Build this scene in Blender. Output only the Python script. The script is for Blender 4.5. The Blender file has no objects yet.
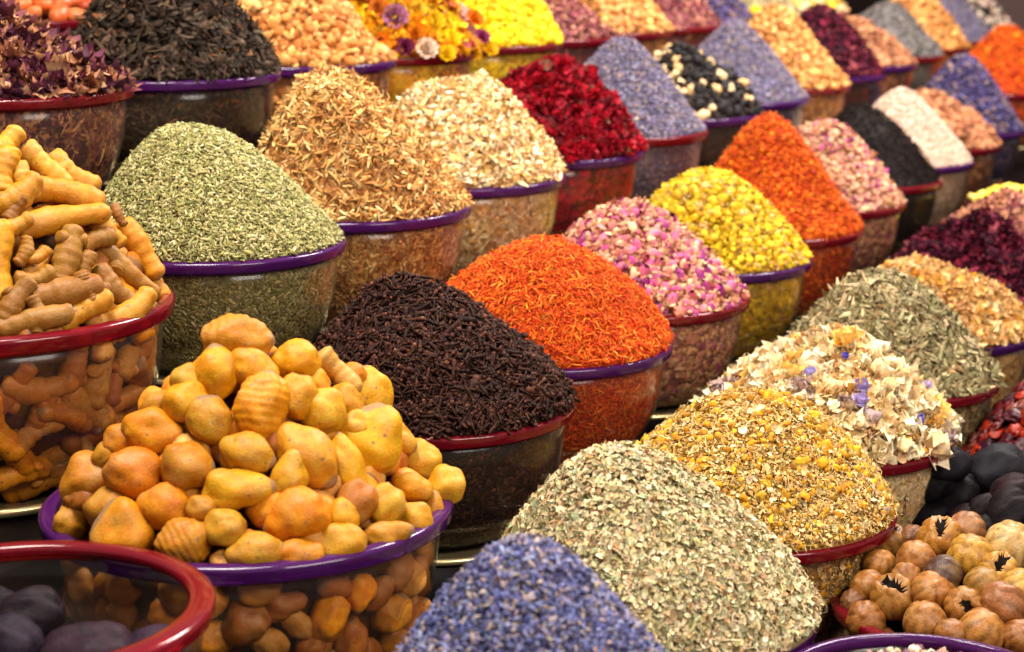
import bpy, math
import numpy as np
from mathutils import Vector, Matrix, Euler, noise as mn

# ------------------------------------------------------------------ camera, world, lamps, exposure
SC = bpy.context.scene
COL = SC.collection
F = 1900.0
PITCH = math.radians(12.5)
cd = bpy.data.cameras.new('camera'); cam = bpy.data.objects.new('camera', cd); COL.objects.link(cam)
cd.sensor_width = 36; cd.lens = F/1024*36; cd.clip_start = .05; cd.clip_end = 60
cam.location = (0, 0, 0); cam.rotation_euler = (math.radians(90)-PITCH, 0, 0)
cd.dof.use_dof = True; cd.dof.focus_distance = 1.85; cd.dof.aperture_fstop = 7.0
SC.camera = cam
W = bpy.data.worlds.new('World'); SC.world = W; W.use_nodes = True
bg = W.node_tree.nodes['Background']; bg.inputs[0].default_value = (1, .90, .84, 1); bg.inputs[1].default_value = .28

def area(name, loc, target, size, size_y, power, color):
    l = bpy.data.lights.new(name, 'AREA'); l.shape = 'RECTANGLE'; l.size = size; l.size_y = size_y
    l.energy = power; l.color = color
    o = bpy.data.objects.new(name, l); COL.objects.link(o); o.location = loc
    o.rotation_euler = (Vector(target)-Vector(loc)).to_track_quat('-Z', 'Y').to_euler()
    return o
area('ceiling_lamp', (-.5, 1.5, 1.5), (.0, 2.3, -.5), .8, .8, 62, (1, .93, .83))
area('ceiling_lamp', (1.2, 3.6, 1.7), (.5, 3.6, -.5), 1.0, 1.0, 104, (1, .93, .84))
area('front_fill', (1.1, .35, .75), (.2, 2.2, -.55), 1.1, .8, 27, (1, .92, .82))  # added fill that brightens bowl sides and rims, not a known lamp
SC.view_settings.view_transform = 'Standard'; SC.view_settings.look = 'None'
SC.view_settings.exposure = 0.48; SC.view_settings.gamma = 1
SC.cycles.max_bounces = 10; SC.cycles.transparent_max_bounces = 24
SC.cycles.diffuse_bounces = 3; SC.cycles.glossy_bounces = 4; SC.cycles.transmission_bounces = 6
SC.cycles.caustics_reflective = False; SC.cycles.caustics_refractive = False

rng = np.random.default_rng(7)
R15 = .15

def lin(c):
    c = np.asarray(c, float)/255.0
    return np.where(c <= .04045, c/12.92, ((c+.055)/1.055)**2.4)

def project(X):
    x, y, z = X
    dep = y*math.cos(PITCH)-z*math.sin(PITCH); up = y*math.sin(PITCH)+z*math.cos(PITCH)
    return 512+F*x/dep, 326-F*up/dep, dep
def ray(px, py):
    x = (px-512)/F; u = -(py-326)/F
    v = np.array([x, math.cos(PITCH)+u*math.sin(PITCH), -math.sin(PITCH)+u*math.cos(PITCH)])
    return v/np.linalg.norm(v)

# ------------------------------------------------------------------ materials
def newmat(name):
    m = bpy.data.materials.new(name); m.use_nodes = True
    nt = m.node_tree; return m, nt, nt.nodes['Principled BSDF']
def N(nt, typ, **kw):
    n = nt.nodes.new(typ)
    for k, v in kw.items(): setattr(n, k, v)
    return n

def stuff_mat(name, rough=.75, scale=260, amt=.45, bump=.25, spec=.25, sss=0):
    m, nt, b = newmat(name); L = nt.links.new
    at = N(nt, 'ShaderNodeAttribute', attribute_name='Col')
    tc = N(nt, 'ShaderNodeTexCoord'); nz = N(nt, 'ShaderNodeTexNoise'); nz.inputs['Scale'].default_value = scale
    nz.inputs['Detail'].default_value = 3; L(tc.outputs['Object'], nz.inputs['Vector'])
    mr = N(nt, 'ShaderNodeMapRange'); mr.inputs[1].default_value = .3; mr.inputs[2].default_value = .7
    mr.inputs[3].default_value = 1-amt; mr.inputs[4].default_value = 1+amt*.5
    L(nz.outputs['Fac'], mr.inputs[0])
    mx = N(nt, 'ShaderNodeVectorMath', operation='SCALE'); L(at.outputs['Color'], mx.inputs[0]); L(mr.outputs[0], mx.inputs['Scale'])
    L(mx.outputs[0], b.inputs['Base Color'])
    b.inputs['Roughness'].default_value = rough; b.inputs['Specular IOR Level'].default_value = spec
    bp = N(nt, 'ShaderNodeBump'); bp.inputs['Strength'].default_value = bump; bp.inputs['Distance'].default_value = .001
    L(nz.outputs['Fac'], bp.inputs['Height']); L(bp.outputs[0], b.inputs['Normal'])
    return m

def root_mat(name, dark=(.16, .08, .04), spots=.5, hue2=(1.0, .8, .45), rough=.6, ringscale=0, tip=9., vcol=False):
    """skin of a root or a dried fruit; the colour comes from the object's own colour"""
    m, nt, b = newmat(name); L = nt.links.new
    oi = N(nt, 'ShaderNodeObjectInfo'); tc = N(nt, 'ShaderNodeTexCoord')
    add = N(nt, 'ShaderNodeVectorMath', operation='ADD')
    cmb = N(nt, 'ShaderNodeVectorMath', operation='SCALE'); cmb.inputs[0].default_value = (7, 5, 3); L(oi.outputs['Random'], cmb.inputs['Scale'])
    L(tc.outputs['Object'], add.inputs[0]); L(cmb.outputs[0], add.inputs[1])
    n1 = N(nt, 'ShaderNodeTexNoise'); n1.inputs['Scale'].default_value = 4.5; n1.inputs['Detail'].default_value = 5; n1.inputs['Roughness'].default_value = .65
    n2 = N(nt, 'ShaderNodeTexNoise'); n2.inputs['Scale'].default_value = 26; n2.inputs['Detail'].default_value = 3
    n3 = N(nt, 'ShaderNodeTexVoronoi'); n3.inputs['Scale'].default_value = 5.5
    n4 = N(nt, 'ShaderNodeTexNoise'); n4.inputs['Scale'].default_value = 2.2; n4.inputs['Detail'].default_value = 2
    for n in (n1, n2, n3, n4): L(add.outputs[0], n.inputs['Vector'])
    # broad patches: a paler dusty skin over the object's colour
    r1 = N(nt, 'ShaderNodeMapRange'); r1.inputs[1].default_value = .44; r1.inputs[2].default_value = .58; L(n1.outputs['Fac'], r1.inputs[0])
    tint = N(nt, 'ShaderNodeMix', data_type='RGBA', blend_type='MULTIPLY'); tint.inputs[0].default_value = 1
    L(oi.outputs['Color'], tint.inputs[6]); tint.inputs[7].default_value = (*hue2, 1)
    m1 = N(nt, 'ShaderNodeMix', data_type='RGBA'); L(r1.outputs[0], m1.inputs[0]); L(oi.outputs['Color'], m1.inputs[6]); L(tint.outputs[2], m1.inputs[7])
    dust = N(nt, 'ShaderNodeMix', data_type='RGBA'); r4 = N(nt, 'ShaderNodeMapRange'); r4.inputs[1].default_value = .52; r4.inputs[2].default_value = .75; r4.inputs[4].default_value = .34
    L(n4.outputs['Fac'], r4.inputs[0]); L(r4.outputs[0], dust.inputs[0]); L(m1.outputs[2], dust.inputs[6]); dust.inputs[7].default_value = (.48, .30, .10, 1) if ringscale >= 0 else (.022, .018, .026, 1)
    sx = N(nt, 'ShaderNodeSeparateXYZ'); L(tc.outputs['Object'], sx.inputs[0]); ab = N(nt, 'ShaderNodeMath', operation='ABSOLUTE'); L(sx.outputs[0], ab.inputs[0])
    jt = N(nt, 'ShaderNodeMath', operation='MULTIPLY_ADD'); L(n1.outputs['Fac'], jt.inputs[0]); jt.inputs[1].default_value = .06; L(ab.outputs[0], jt.inputs[2])
    re_ = N(nt, 'ShaderNodeMapRange'); re_.inputs[1].default_value = tip; re_.inputs[2].default_value = tip+.015; re_.inputs[4].default_value = .75; L(jt.outputs[0], re_.inputs[0])
    tipm = N(nt, 'ShaderNodeMix', data_type='RGBA'); L(re_.outputs[0], tipm.inputs[0]); L(dust.outputs[2], tipm.inputs[6]); tipm.inputs[7].default_value = (.22, .14, .085, 1)
    r2 = N(nt, 'ShaderNodeMapRange'); r2.inputs[1].default_value = .3; r2.inputs[2].default_value = .7; r2.inputs[3].default_value = .84; r2.inputs[4].default_value = 1.08; L(n2.outputs['Fac'], r2.inputs[0])
    s = N(nt, 'ShaderNodeVectorMath', operation='SCALE'); L(tipm.outputs[2], s.inputs[0]); L(r2.outputs[0], s.inputs['Scale'])
    r3 = N(nt, 'ShaderNodeMapRange'); r3.inputs[1].default_value = .10; r3.inputs[2].default_value = .16; r3.inputs[3].default_value = spots; r3.inputs[4].default_value = 0; L(n3.outputs['Distance'], r3.inputs[0])
    m2 = N(nt, 'ShaderNodeMix', data_type='RGBA'); L(r3.outputs[0], m2.inputs[0]); L(s.outputs[0], m2.inputs[6]); m2.inputs[7].default_value = (*dark, 1)
    if vcol:
        vc = N(nt, 'ShaderNodeAttribute', attribute_name='Col'); mv = N(nt, 'ShaderNodeVectorMath', operation='MULTIPLY'); L(m2.outputs[2], mv.inputs[0]); L(vc.outputs['Color'], mv.inputs[1]); L(mv.outputs[0], b.inputs['Base Color'])
    else: L(m2.outputs[2], b.inputs['Base Color'])
    b.inputs['Roughness'].default_value = rough; b.inputs['Specular IOR Level'].default_value = .3
    ad = N(nt, 'ShaderNodeMath', operation='ADD'); L(n1.outputs['Fac'], ad.inputs[0]); L(n2.outputs['Fac'], ad.inputs[1])
    bp = N(nt, 'ShaderNodeBump'); bp.inputs['Strength'].default_value = .32; bp.inputs['Distance'].default_value = .0016
    L(ad.outputs[0], bp.inputs['Height']); L(bp.outputs[0], b.inputs['Normal'])
    return m

def plastic(name, color, clear, rough=.12, gl=1.0, fl=.045):
    """moulded see-through plastic: tinted pass-through, a little body colour, and a clear-coat reflection"""
    m, nt, b = newmat(name); L = nt.links.new
    nt.nodes.remove(b); out = nt.nodes['Material Output']
    tr = N(nt, 'ShaderNodeBsdfTransparent'); tr.inputs[0].default_value = (*color[0], 1)
    df = N(nt, 'ShaderNodeBsdfDiffuse'); df.inputs[0].default_value = (*color[1], 1)
    g = N(nt, 'ShaderNodeBsdfGlossy'); g.inputs[0].default_value = (gl, gl, gl, 1); g.inputs['Roughness'].default_value = rough
    mx = N(nt, 'ShaderNodeMixShader'); mx.inputs[0].default_value = clear; L(df.outputs[0], mx.inputs[1]); L(tr.outputs[0], mx.inputs[2])
    lw = N(nt, 'ShaderNodeLayerWeight'); lw.inputs[0].default_value = .5
    pw = N(nt, 'ShaderNodeMath', operation='POWER'); L(lw.outputs['Facing'], pw.inputs[0]); pw.inputs[1].default_value = 4.5
    fr = N(nt, 'ShaderNodeMapRange'); L(pw.outputs[0], fr.inputs[0]); fr.inputs[3].default_value = fl; fr.inputs[4].default_value = .85
    tc = N(nt, 'ShaderNodeTexCoord'); nz = N(nt, 'ShaderNodeTexNoise'); nz.inputs['Scale'].default_value = 22; nz.inputs['Detail'].default_value = 2
    L(tc.outputs['Object'], nz.inputs['Vector'])
    bp = N(nt, 'ShaderNodeBump'); bp.inputs['Strength'].default_value = .15; bp.inputs['Distance'].default_value = .004; L(nz.outputs['Fac'], bp.inputs['Height'])
    L(bp.outputs[0], g.inputs['Normal']); L(bp.outputs[0], lw.inputs['Normal'])
    mx2 = N(nt, 'ShaderNodeMixShader'); L(fr.outputs[0], mx2.inputs[0]); L(mx.outputs[0], mx2.inputs[1]); L(g.outputs[0], mx2.inputs[2])
    L(mx2.outputs[0], out.inputs['Surface'])
    return m

M_dry = stuff_mat('dry_herb')
M_fine = stuff_mat('fine_spice', scale=500, amt=.35)
M_flow = stuff_mat('dried_flower', rough=.65, scale=180, amt=.3)
M_glossy = stuff_mat('dark_glossy_spice', rough=.62, scale=300, amt=.5, spec=.09)
M_root = root_mat('turmeric_skin', tip=.497, dark=(.22, .10, .04), spots=.85, hue2=(.96, .78, .46), rough=.5)
M_lime = root_mat('dried_lime_skin', dark=(.14, .06, .025), spots=.45, hue2=(.74, .62, .44), rough=.38, vcol=True)
M_black = root_mat('black_fruit_skin', dark=(.01, .008, .01), spots=.3, hue2=(.6, .6, .7), rough=.55, ringscale=-1); M_black.node_tree.nodes['Principled BSDF'].inputs['Specular IOR Level'].default_value = .1
M_body = plastic('clear_plastic', ((.93, .90, .86), (.50, .38, .30)), .985, .16, fl=.02)
M_rim = {'purple': plastic('purple_plastic', ((.46, .16, .60), (.078, .010, .118)), .40, .12, .9, fl=.04),
         'red': plastic('red_plastic', ((.80, .06, .08), (.20, .005, .014)), .40, .12, .9, fl=.04),
         'yellow': plastic('yellow_plastic', ((.8, .6, .05), (.5, .33, .02)), .1, .2)}
m, nt, b = newmat('pale_gold_glint'); b.inputs['Base Color'].default_value = (1.0, .80, .42, 1); b.inputs['Metallic'].default_value = .8; b.inputs['Roughness'].default_value = .27  # gold metal imitating the bright arcs of light under the bowls
M_glint = m
m, nt, b = newmat('black_lacquer_shelf'); b.inputs['Base Color'].default_value = (.004, .002, .002, 1); b.inputs['Roughness'].default_value = .4; b.inputs['Specular IOR Level'].default_value = .05
nz = N(nt, 'ShaderNodeTexNoise'); nz.inputs['Scale'].default_value = 6; bp = N(nt, 'ShaderNodeBump'); bp.inputs['Strength'].default_value = .1
nt.links.new(nz.outputs['Fac'], bp.inputs['Height']); nt.links.new(bp.outputs[0], b.inputs['Normal'])
M_shelf = m
m, nt, b = newmat('rosy_plaster'); b.inputs['Roughness'].default_value = .9
nz = N(nt, 'ShaderNodeTexNoise'); nz.inputs['Scale'].default_value = 1.3; cr = N(nt, 'ShaderNodeValToRGB')
cr.color_ramp.elements[0].color = (.30, .12, .12, 1); cr.color_ramp.elements[1].color = (.75, .5, .45, 1)
nt.links.new(nz.outputs['Fac'], cr.inputs[0]); nt.links.new(cr.outputs[0], b.inputs['Base Color'])
M_wall = m
def flat(name, c, rough=.6):
    m, nt, b = newmat(name); b.inputs['Base Color'].default_value = (*c, 1); b.inputs['Roughness'].default_value = rough; return m

# ------------------------------------------------------------------ mesh helpers
def mesh_np(name, V, T, mat, colors=None, smooth=True):
    me = bpy.data.meshes.new(name); V = np.asarray(V, np.float32); T = np.asarray(T, np.int32); k = T.shape[1]
    me.vertices.add(len(V)); me.vertices.foreach_set('co', V.ravel())
    me.loops.add(T.size); me.loops.foreach_set('vertex_index', T.ravel())
    me.polygons.add(len(T)); me.polygons.foreach_set('loop_start', np.arange(0, T.size, k, dtype=np.int32))
    me.update(calc_edges=True)
    if smooth: me.polygons.foreach_set('use_smooth', np.ones(len(T), bool))
    if colors is not None:
        a = me.color_attributes.new('Col', 'FLOAT_COLOR', 'POINT')
        c = np.ones((len(V), 4), np.float32); c[:, :3] = colors; a.data.foreach_set('color', c.ravel())
    me.materials.append(mat); me.update()
    return me
def link(name, me, parent=None, loc=None):
    o = bpy.data.objects.new(name, me); COL.objects.link(o)
    if parent: o.parent = parent
    if loc is not None: o.location = loc
    return o
def tag(o, label, cat, group=None, kind=None):
    if label: o['label'] = label
    if cat: o['category'] = cat
    if group: o['group'] = group
    if kind: o['kind'] = kind
    return o
def quads2tris(Q):
    Q = np.asarray(Q); return np.vstack([Q[:, [0, 1, 2]], Q[:, [0, 2, 3]]])
def lathe(prof, n=72):
    """closed profile of (r, z) revolved"""
    P = len(prof); V = []
    for i in range(n):
        a = 2*math.pi*i/n
        V += [(r*math.cos(a), r*math.sin(a), z) for r, z in prof]
    Q = [(i*P+j, ((i+1) % n)*P+j, ((i+1) % n)*P+(j+1) % P, i*P+(j+1) % P) for i in range(n) for j in range(P)]
    return np.array(V), np.array(Q)
def box(name, x0, x1, y0, y1, z0, z1, mat, bev=0):
    V = [(x, y, z) for z in (z0, z1) for y in (y0, y1) for x in (x0, x1)]
    Q = [(0, 2, 3, 1), (4, 5, 7, 6), (0, 1, 5, 4), (2, 6, 7, 3), (0, 4, 6, 2), (1, 3, 7, 5)]
    return mesh_np(name, V, Q, mat, smooth=False)

# ------------------------------------------------------------------ small templates
def tubes(path, rad, k=5):
    path = np.asarray(path, float); n = len(path); V = []; T = []
    for i in range(n):
        t = path[min(i+1, n-1)]-path[max(i-1, 0)]; t /= np.linalg.norm(t)+1e-9
        u = np.cross(t, (0, 0, 1)); 
        if np.linalg.norm(u) < .1: u = np.cross(t, (0, 1, 0))
        u /= np.linalg.norm(u); w = np.cross(u, t)
        for j in range(k):
            a = 2*math.pi*j/k; V.append(path[i]+rad[i]*(math.cos(a)*u+math.sin(a)*w))
    for i in range(n-1):
        for j in range(k):
            a, b_, c, d = i*k+j, i*k+(j+1) % k, (i+1)*k+(j+1) % k, (i+1)*k+j
            T += [(a, b_, c), (a, c, d)]
    T += [(0, j+1, j) for j in range(1, k-1)]; o = (n-1)*k; T += [(o, o+j, o+j+1) for j in range(1, k-1)]
    return np.array(V), np.array(T)
def t_seed(k=5, fat=.3, bend=.06):
    x = np.array([-.5, -.25, .2, .5]); p = np.stack([x, bend*(1-4*x*x), 0*x], 1)
    return tubes(p, np.array([.12, .5, .48, .08])*fat, k)
def t_thread(seed, r=.05, k=3):
    g = np.random.default_rng(seed); n = 6; x = np.linspace(-.5, .5, n)
    p = np.stack([x, g.normal(0, .12)*np.sin(x*3)+g.normal(0, .25)*x*x, g.normal(0, .2)*np.cos(x*3.3)], 1)
    return tubes(p, r*np.array([.5, 1, 1, 1, .9, .4]), k)
def t_shred(seed, w=.22, curl=1.5):
    g = np.random.default_rng(seed); n = 5; V = []; a = g.uniform(-curl, curl); tw = g.uniform(-1.2, 1.2); ph = g.uniform(-1, 1)
    for i, s in enumerate(np.linspace(-.5, .5, n)):
        c = np.array([math.sin(a*s+.001)/(a+.001) if abs(a) > .05 else s, 0, (1-math.cos(a*s))/(a if abs(a) > .05 else 1)])
        ww = w*(1-.7*abs(2*s)**2)*g.uniform(.8, 1.2); an = tw*s+ph
        d = np.array([0, math.cos(an), math.sin(an)])*ww/2; V += [c-d, c+np.array([0, 0, ww*.35]), c+d]
    T = []
    for i in range(n-1):
        for j in range(2):
            q = i*3+j; T += [(q, q+1, q+4), (q, q+4, q+3)]
    return np.array(V), np.array(T)
def t_leaf(seed, w=.7):
    g = np.random.default_rng(seed)
    P = [(-.5, 0), (-.2, w*.42), (.25, w*.36), (.5, 0), (.2, -w*.4), (-.25, -w*.34)]
    V = [(x+g.normal(0, .06), y+g.normal(0, .06), abs(y)*g.uniform(.1, .9)+g.normal(0, .06)) for x, y in P]+[(0, 0, g.uniform(-.15, .05))]
    return np.array(V), np.array([(i, (i+1) % 6, 6) for i in range(6)])
def t_petal(seed, cup=.6):
    g = np.random.default_rng(seed); V = []; n = 4
    for i in range(n):
        for j in range(n):
            u, v = i/(n-1)-.5, j/(n-1)-.5; s = math.sqrt(max(.25, 1-2.2*v*v)); 
            V.append((u*s+g.normal(0, .04), v+g.normal(0, .04), cup*(u*u+v*v)*1.5+g.normal(0, .07)))
    T = []
    for i in range(n-1):
        for j in range(n-1):
            q = i*n+j; T += [(q, q+1, q+n+1), (q, q+n+1, q+n)]
    return np.array(V), np.array(T)
import bmesh
def ico(sub):
    bm = bmesh.new(); bmesh.ops.create_icosphere(bm, subdivisions=sub, radius=.5)
    V = np.array([v.co[:] for v in bm.verts]); T = np.array([[v.index for v in f.verts] for f in bm.faces]); bm.free(); return V, T
ICO = {s: ico(s) for s in (1, 2, 3, 4, 5)}
def t_blob(seed, sub=1, amp=.15, sc=(1, .8, .7), freq=2.5):
    V, T = ICO[sub]; g = Vector((seed*3.1, seed*1.7, 0))
    k = np.array([1+amp*2*mn.noise(Vector(v)*freq*2+g) for v in V])
    return V*k[:, None]*np.array(sc), T
def t_clove():
    V1, T1 = tubes([(-.5, 0, 0), (-.2, .02, 0), (.15, 0, 0), (.3, 0, 0)], np.array([.055, .085, .10, .15]), 5)
    V2, T2 = ICO[1]; V2 = V2*.25+np.array([.38, 0, 0])
    return np.vstack([V1, V2]), np.vstack([T1, T2+len(V1)]), len(V1)
def merge(parts):
    Vs, Ts, o = [], [], 0
    for V, T in parts: Vs.append(V); Ts.append(T+o); o += len(V)
    return np.vstack(Vs), np.vstack(Ts)

TPL = {
 'seed': [t_seed(5, .34, b_) for b_ in (-.1, .02, .12)],
 'thread': [t_thread(s) for s in range(6)],
 'needle': [t_thread(s, .035) for s in range(5)],
 'shred': [t_shred(s) for s in range(8)],
 'curl': [t_shred(s+20, .38, 3.0) for s in range(8)],
 'leaf': [t_leaf(s) for s in range(7)],
 'blade': [t_leaf(s, .35) for s in range(6)],
 'petal': [t_petal(s) for s in range(6)],
 'cup': [t_petal(s+9, 1.3) for s in range(6)],
 'nub': [t_blob(s, 1, .2) for s in range(5)],
 'ball': [t_blob(s, 2, .06, (1, .95, .85)) for s in range(4)],
 'lump': [t_blob(s, 2, .35, (1, .85, .7), 2) for s in range(5)],
 'bud': [t_blob(s, 1, .1, (1, .55, .5)) for s in range(4)],
}
cv, ct, cn = t_clove()

# ------------------------------------------------------------------ bowls
HS = 1.14
PROF = [(.935, 0.0), (.928, -.20), (.90, -.40), (.85, -.56), (.77, -.71), (.65, -.84), (.50, -.92)]   # outer wall, in units of the lip radius
def wall_r(z):           # z in units of R, negative downwards
    p = np.array(PROF); return np.interp(-z, -p[:, 1], p[:, 0])
WT = .012
outer = PROF; inner = [(r-WT, z) for r, z in PROF[:-1]]+[(.48, -.905)]
vb, qb = lathe(outer+[(.001, -.92), (.001, -.905)]+inner[::-1], 96)
rimp = [(.918, -.06), (.922, .016), (.932, .026), (.950, .028), (.985, .022), (.995, .014), (1.0, .0), (.994, -.018), (.996, -.046), (.990, -.056), (.975, -.060), (.962, -.052), (.955, -.072), (.94, -.078), (.938, -.06)]
rimw = [(.862, -.012), (.868, .020), (.885, .034), (.93, .036), (.975, .028), (.995, .016), (1.0, .0), (.994, -.018), (.996, -.046), (.990, -.056), (.975, -.060), (.962, -.052), (.955, -.072), (.94, -.078), (.925, -.04), (.88, -.025)]
vw, qw = lathe(rimw, 128)
vr, qr = lathe(rimp, 128)
glintp = [(.45, -.922), (.60, -.918), (.70, -.905)]+[(.785+.026*math.cos(a_), -.905+.026*math.sin(a_)) for a_ in [2.4, 1.8, 1.2, .6, 0, -.6, -1.2, -1.8, -2.4]]+[(.70, -.925), (.60, -.932), (.45, -.932)]  # added ring, stands in for light caught along the bowl's bottom edge
vs, qs = lathe(glintp, 96)
_bm = {}
def bowl_meshes(R, rim):
    k = (R, rim)
    if k not in _bm:
        if (R, 'b') not in _bm: _bm[(R, 'b')] = (mesh_np('bowl_wall', vb*R, qb, M_body), mesh_np('bowl_glint_ring', vs*R, qs, M_glint))
        _bm[k] = mesh_np('bowl_rim', vw*R, qw, M_rim['red']) if rim == 'wide red' else mesh_np('bowl_rim_'+rim, vr*R, qr, M_rim[rim])
    return _bm[(R, 'b')]+(_bm[k],)
def make_bowl(pos, R, rim, label, group):
    t = bpy.data.objects.new('display_bowl', None); COL.objects.link(t); t.empty_display_size = .05
    t.location = (pos[0], pos[1], pos[2]-.932*R); tag(t, label, 'bowl', group)
    a, s, r = bowl_meshes(R, rim)
    for n, me in (('bowl_wall', a), ('glint_ring', s), ('rim', r)):
        o = link(n, me, t, (0, 0, .932*R))
        if n == 'rim': o['label'] = f'{rim.split()[-1]} plastic rim'
    t.rotation_euler = (0, 0, rng.uniform(0, 6))
    return t

# ------------------------------------------------------------------ heaps
class Heap:
    def __init__(s, pos, R, H, e, bump=.03, seed=0, edge=.955, off=0., fp=1.):
        s.fp = fp; s.pos = np.array(pos, float); s.R = R; s.H = H*R; s.e = e; s.Re = edge*R; s.off = off*R
        g = np.random.default_rng(seed+100); s.k = g.normal(0, 1, (7, 2))*np.array([3.2])/1.0; s.ph = g.uniform(0, 6.28, 7); s.am = g.uniform(.3, 1, 7)*bump*R
        s.phc = math.atan2(-pos[1], -pos[0])
    def prof(s, r):
        e = s.e; return np.maximum((math.sqrt(1+e*e)-np.sqrt(r*r+e*e))/(math.sqrt(1+e*e)-e), 0)**s.fp
    def h(s, x, y):      # local height above the rim plane
        o = s.off; q = x-o; den = s.Re**2-o*o; r = (q*o+np.sqrt((q*o)**2+den*(q*q+y*y)))/den; b_ = 0
        for (kx, ky), p, a in zip(s.k, s.ph, s.am): b_ = b_+a*np.sin((kx*x+ky*y)/s.Re+p)
        return np.where(r <= 1, s.H*s.prof(np.minimum(r, 1))+b_*np.clip((1-r)*5, 0, 1)+.004, -1)
    def grad(s, x, y, d=.0015):
        gx = (s.h(x+d, y)-s.h(x-d, y))/(2*d); gy = (s.h(x, y+d)-s.h(x, y-d))/(2*d)
        m_ = np.hypot(gx, gy); f_ = np.minimum(1, 3/np.maximum(m_, 1e-6))
        n = np.stack([-gx*f_, -gy*f_, np.ones_like(gx)], -1); return n/np.linalg.norm(n, axis=-1, keepdims=True)
    def sample(s, n):
        """points on the part of the heap above the rim, in world axes relative to the bowl centre"""
        r = rng.uniform(0, 1, n)**(.5*s.fp)*.995; th = rng.uniform(0, 2*math.pi, n)
        keep = (np.cos(th-s.phc) > -.35) | (rng.uniform(0, 1, n) < .3)
        r, th = r[keep], th[keep]; x, y = r*s.Re*np.cos(th), r*s.Re*np.sin(th)
        nr = s.grad(x*.985, y*.985)
        return np.stack([x, y, s.h(x, y)], 1), nr
    def sample_wall(s, n):
        z = -rng.uniform(0.02, .87, n); th = rng.uniform(0, 2*math.pi, n)
        keep = (np.cos(th-s.phc) > -.15) | (rng.uniform(0, 1, n) < .12)
        z, th = z[keep], th[keep]; rr = (wall_r(z)-WT-.012)*s.R
        d = .01; sl = (wall_r(z+d)-wall_r(z-d))/(2*d)
        n_ = np.stack([np.cos(th), np.sin(th), -sl], 1); n_ /= np.linalg.norm(n_, axis=1, keepdims=True)
        return np.stack([rr*np.cos(th), rr*np.sin(th), z*s.R], 1), n_
    def core(s, drop=.003, colr=None, shrink=.02, nr=26, na=80):
        V = [(0, 0, float(s.h(np.array(0.), np.array(0.)))-drop)]
        for i in range(1, nr+1):
            rr = i/nr
            for j in range(na):
                a = 2*math.pi*j/na; x, y = rr*s.Re*.999*math.cos(a), rr*s.Re*.999*math.sin(a)
                V.append((x, y, float(s.h(np.array(x), np.array(y)))-drop))
        for z in (-.02, -.22, -.46, -.64, -.78, -.87, -.895):
            w = (float(wall_r(z))-WT-shrink)*s.R if z > -.88 else .45*s.R
            for j in range(na):
                a = 2*math.pi*j/na; V.append((w*math.cos(a), w*math.sin(a), z*s.R))
        rings = nr+7; T = [(0, 1+j, 1+(j+1) % na) for j in range(na)]
        for i in range(rings-1):
            for j in range(na):
                a, b_ = 1+i*na+j, 1+i*na+(j+1) % na; T += [(a, a+na, b_+na), (a, b_+na, b_)]
        o = 1+(rings-1)*na; T += [(o, o+j+1, o+j) for j in range(1, na-1)]
        return np.array(V), np.array(T)
    def hit(s, px, py, off=0.0):
        """the world point where the sight line through a photo pixel meets the heap"""
        d = ray(px, py); t0 = np.linalg.norm(s.pos); ts = np.linspace(t0-.35, t0+.3, 1400)
        P = ts[:, None]*d[None]; L = P-s.pos; hh = s.h(L[:, 0], L[:, 1]); g = L[:, 2]-hh
        ok = (np.hypot(L[:, 0], L[:, 1]) < s.Re)
        i = np.where((g <= off) & ok)[0]
        if len(i): i = i[0]
        else:
            g2 = np.where(ok, g, 9); i = int(np.argmin(g2))
            if g2[i] > 8: i = int(np.argmin(np.hypot(L[:, 0], L[:, 1])))
        n = s.grad(*[np.clip(L[i, q], -.9*s.Re, .9*s.Re)*.98 for q in (0, 1)])
        return P[i], np.asarray(n).reshape(3)

def frames(nr, tilt):
    n = len(nr); t = rng.normal(0, 1, (n, 3)); nn = nr+rng.normal(0, 1, (n, 3))*np.tan(tilt)*.6
    nn /= np.linalg.norm(nn, axis=1, keepdims=True); t -= (t*nn).sum(1, keepdims=True)*nn; t /= np.linalg.norm(t, axis=1, keepdims=True)
    return np.stack([t, np.cross(nn, t), nn], 2)        # columns: long axis, side, up
def scatter(P, Nn, tpls, size, cols, tilt=.5, lift=.0, var=.25, jit=.18, extra=None):
    """returns V, T, C for pieces set on the points"""
    Vs, Ts, Cs = [], [], []; o = 0; n = len(P)
    if n == 0: return np.zeros((0, 3)), np.zeros((0, 3), int), np.zeros((0, 3))
    Fm = frames(Nn, tilt); sz = size*np.exp(rng.normal(0, var, n)); which = rng.integers(0, len(tpls), n)
    w = np.array([c[1] for c in cols], float); ci = rng.choice(len(cols), n, p=w/w.sum())
    base = np.array([lin(c[0]) for c in cols])[ci]*np.exp(rng.normal(0, jit, (n, 1)))*np.exp(rng.normal(0, jit*.25, (n, 3)))
    Pp = P+Nn*(rng.uniform(-.4, 1, (n, 1))*lift)
    for q, tp in enumerate(tpls):
        I = np.where(which == q)[0]
        if not len(I): continue
        V0, T0 = tp[0], tp[1]; m_ = len(V0)
        V = np.einsum('nij,mj->nmi', Fm[I], V0)*sz[I][:, None, None]+Pp[I][:, None, :]
        T = (T0[None]+(np.arange(len(I))*m_)[:, None, None]).reshape(-1, 3)+o
        C = np.repeat(base[I], m_, 0)
        if len(tp) > 2: C = C.reshape(len(I), m_, 3); C[:, tp[2]:] = C[:, tp[2]:]*tp[3]; C = C.reshape(-1, 3)
        Vs.append(V.reshape(-1, 3)); Ts.append(T); Cs.append(C); o += len(I)*m_
    return np.vstack(Vs), np.vstack(Ts), np.vstack(Cs)
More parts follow.
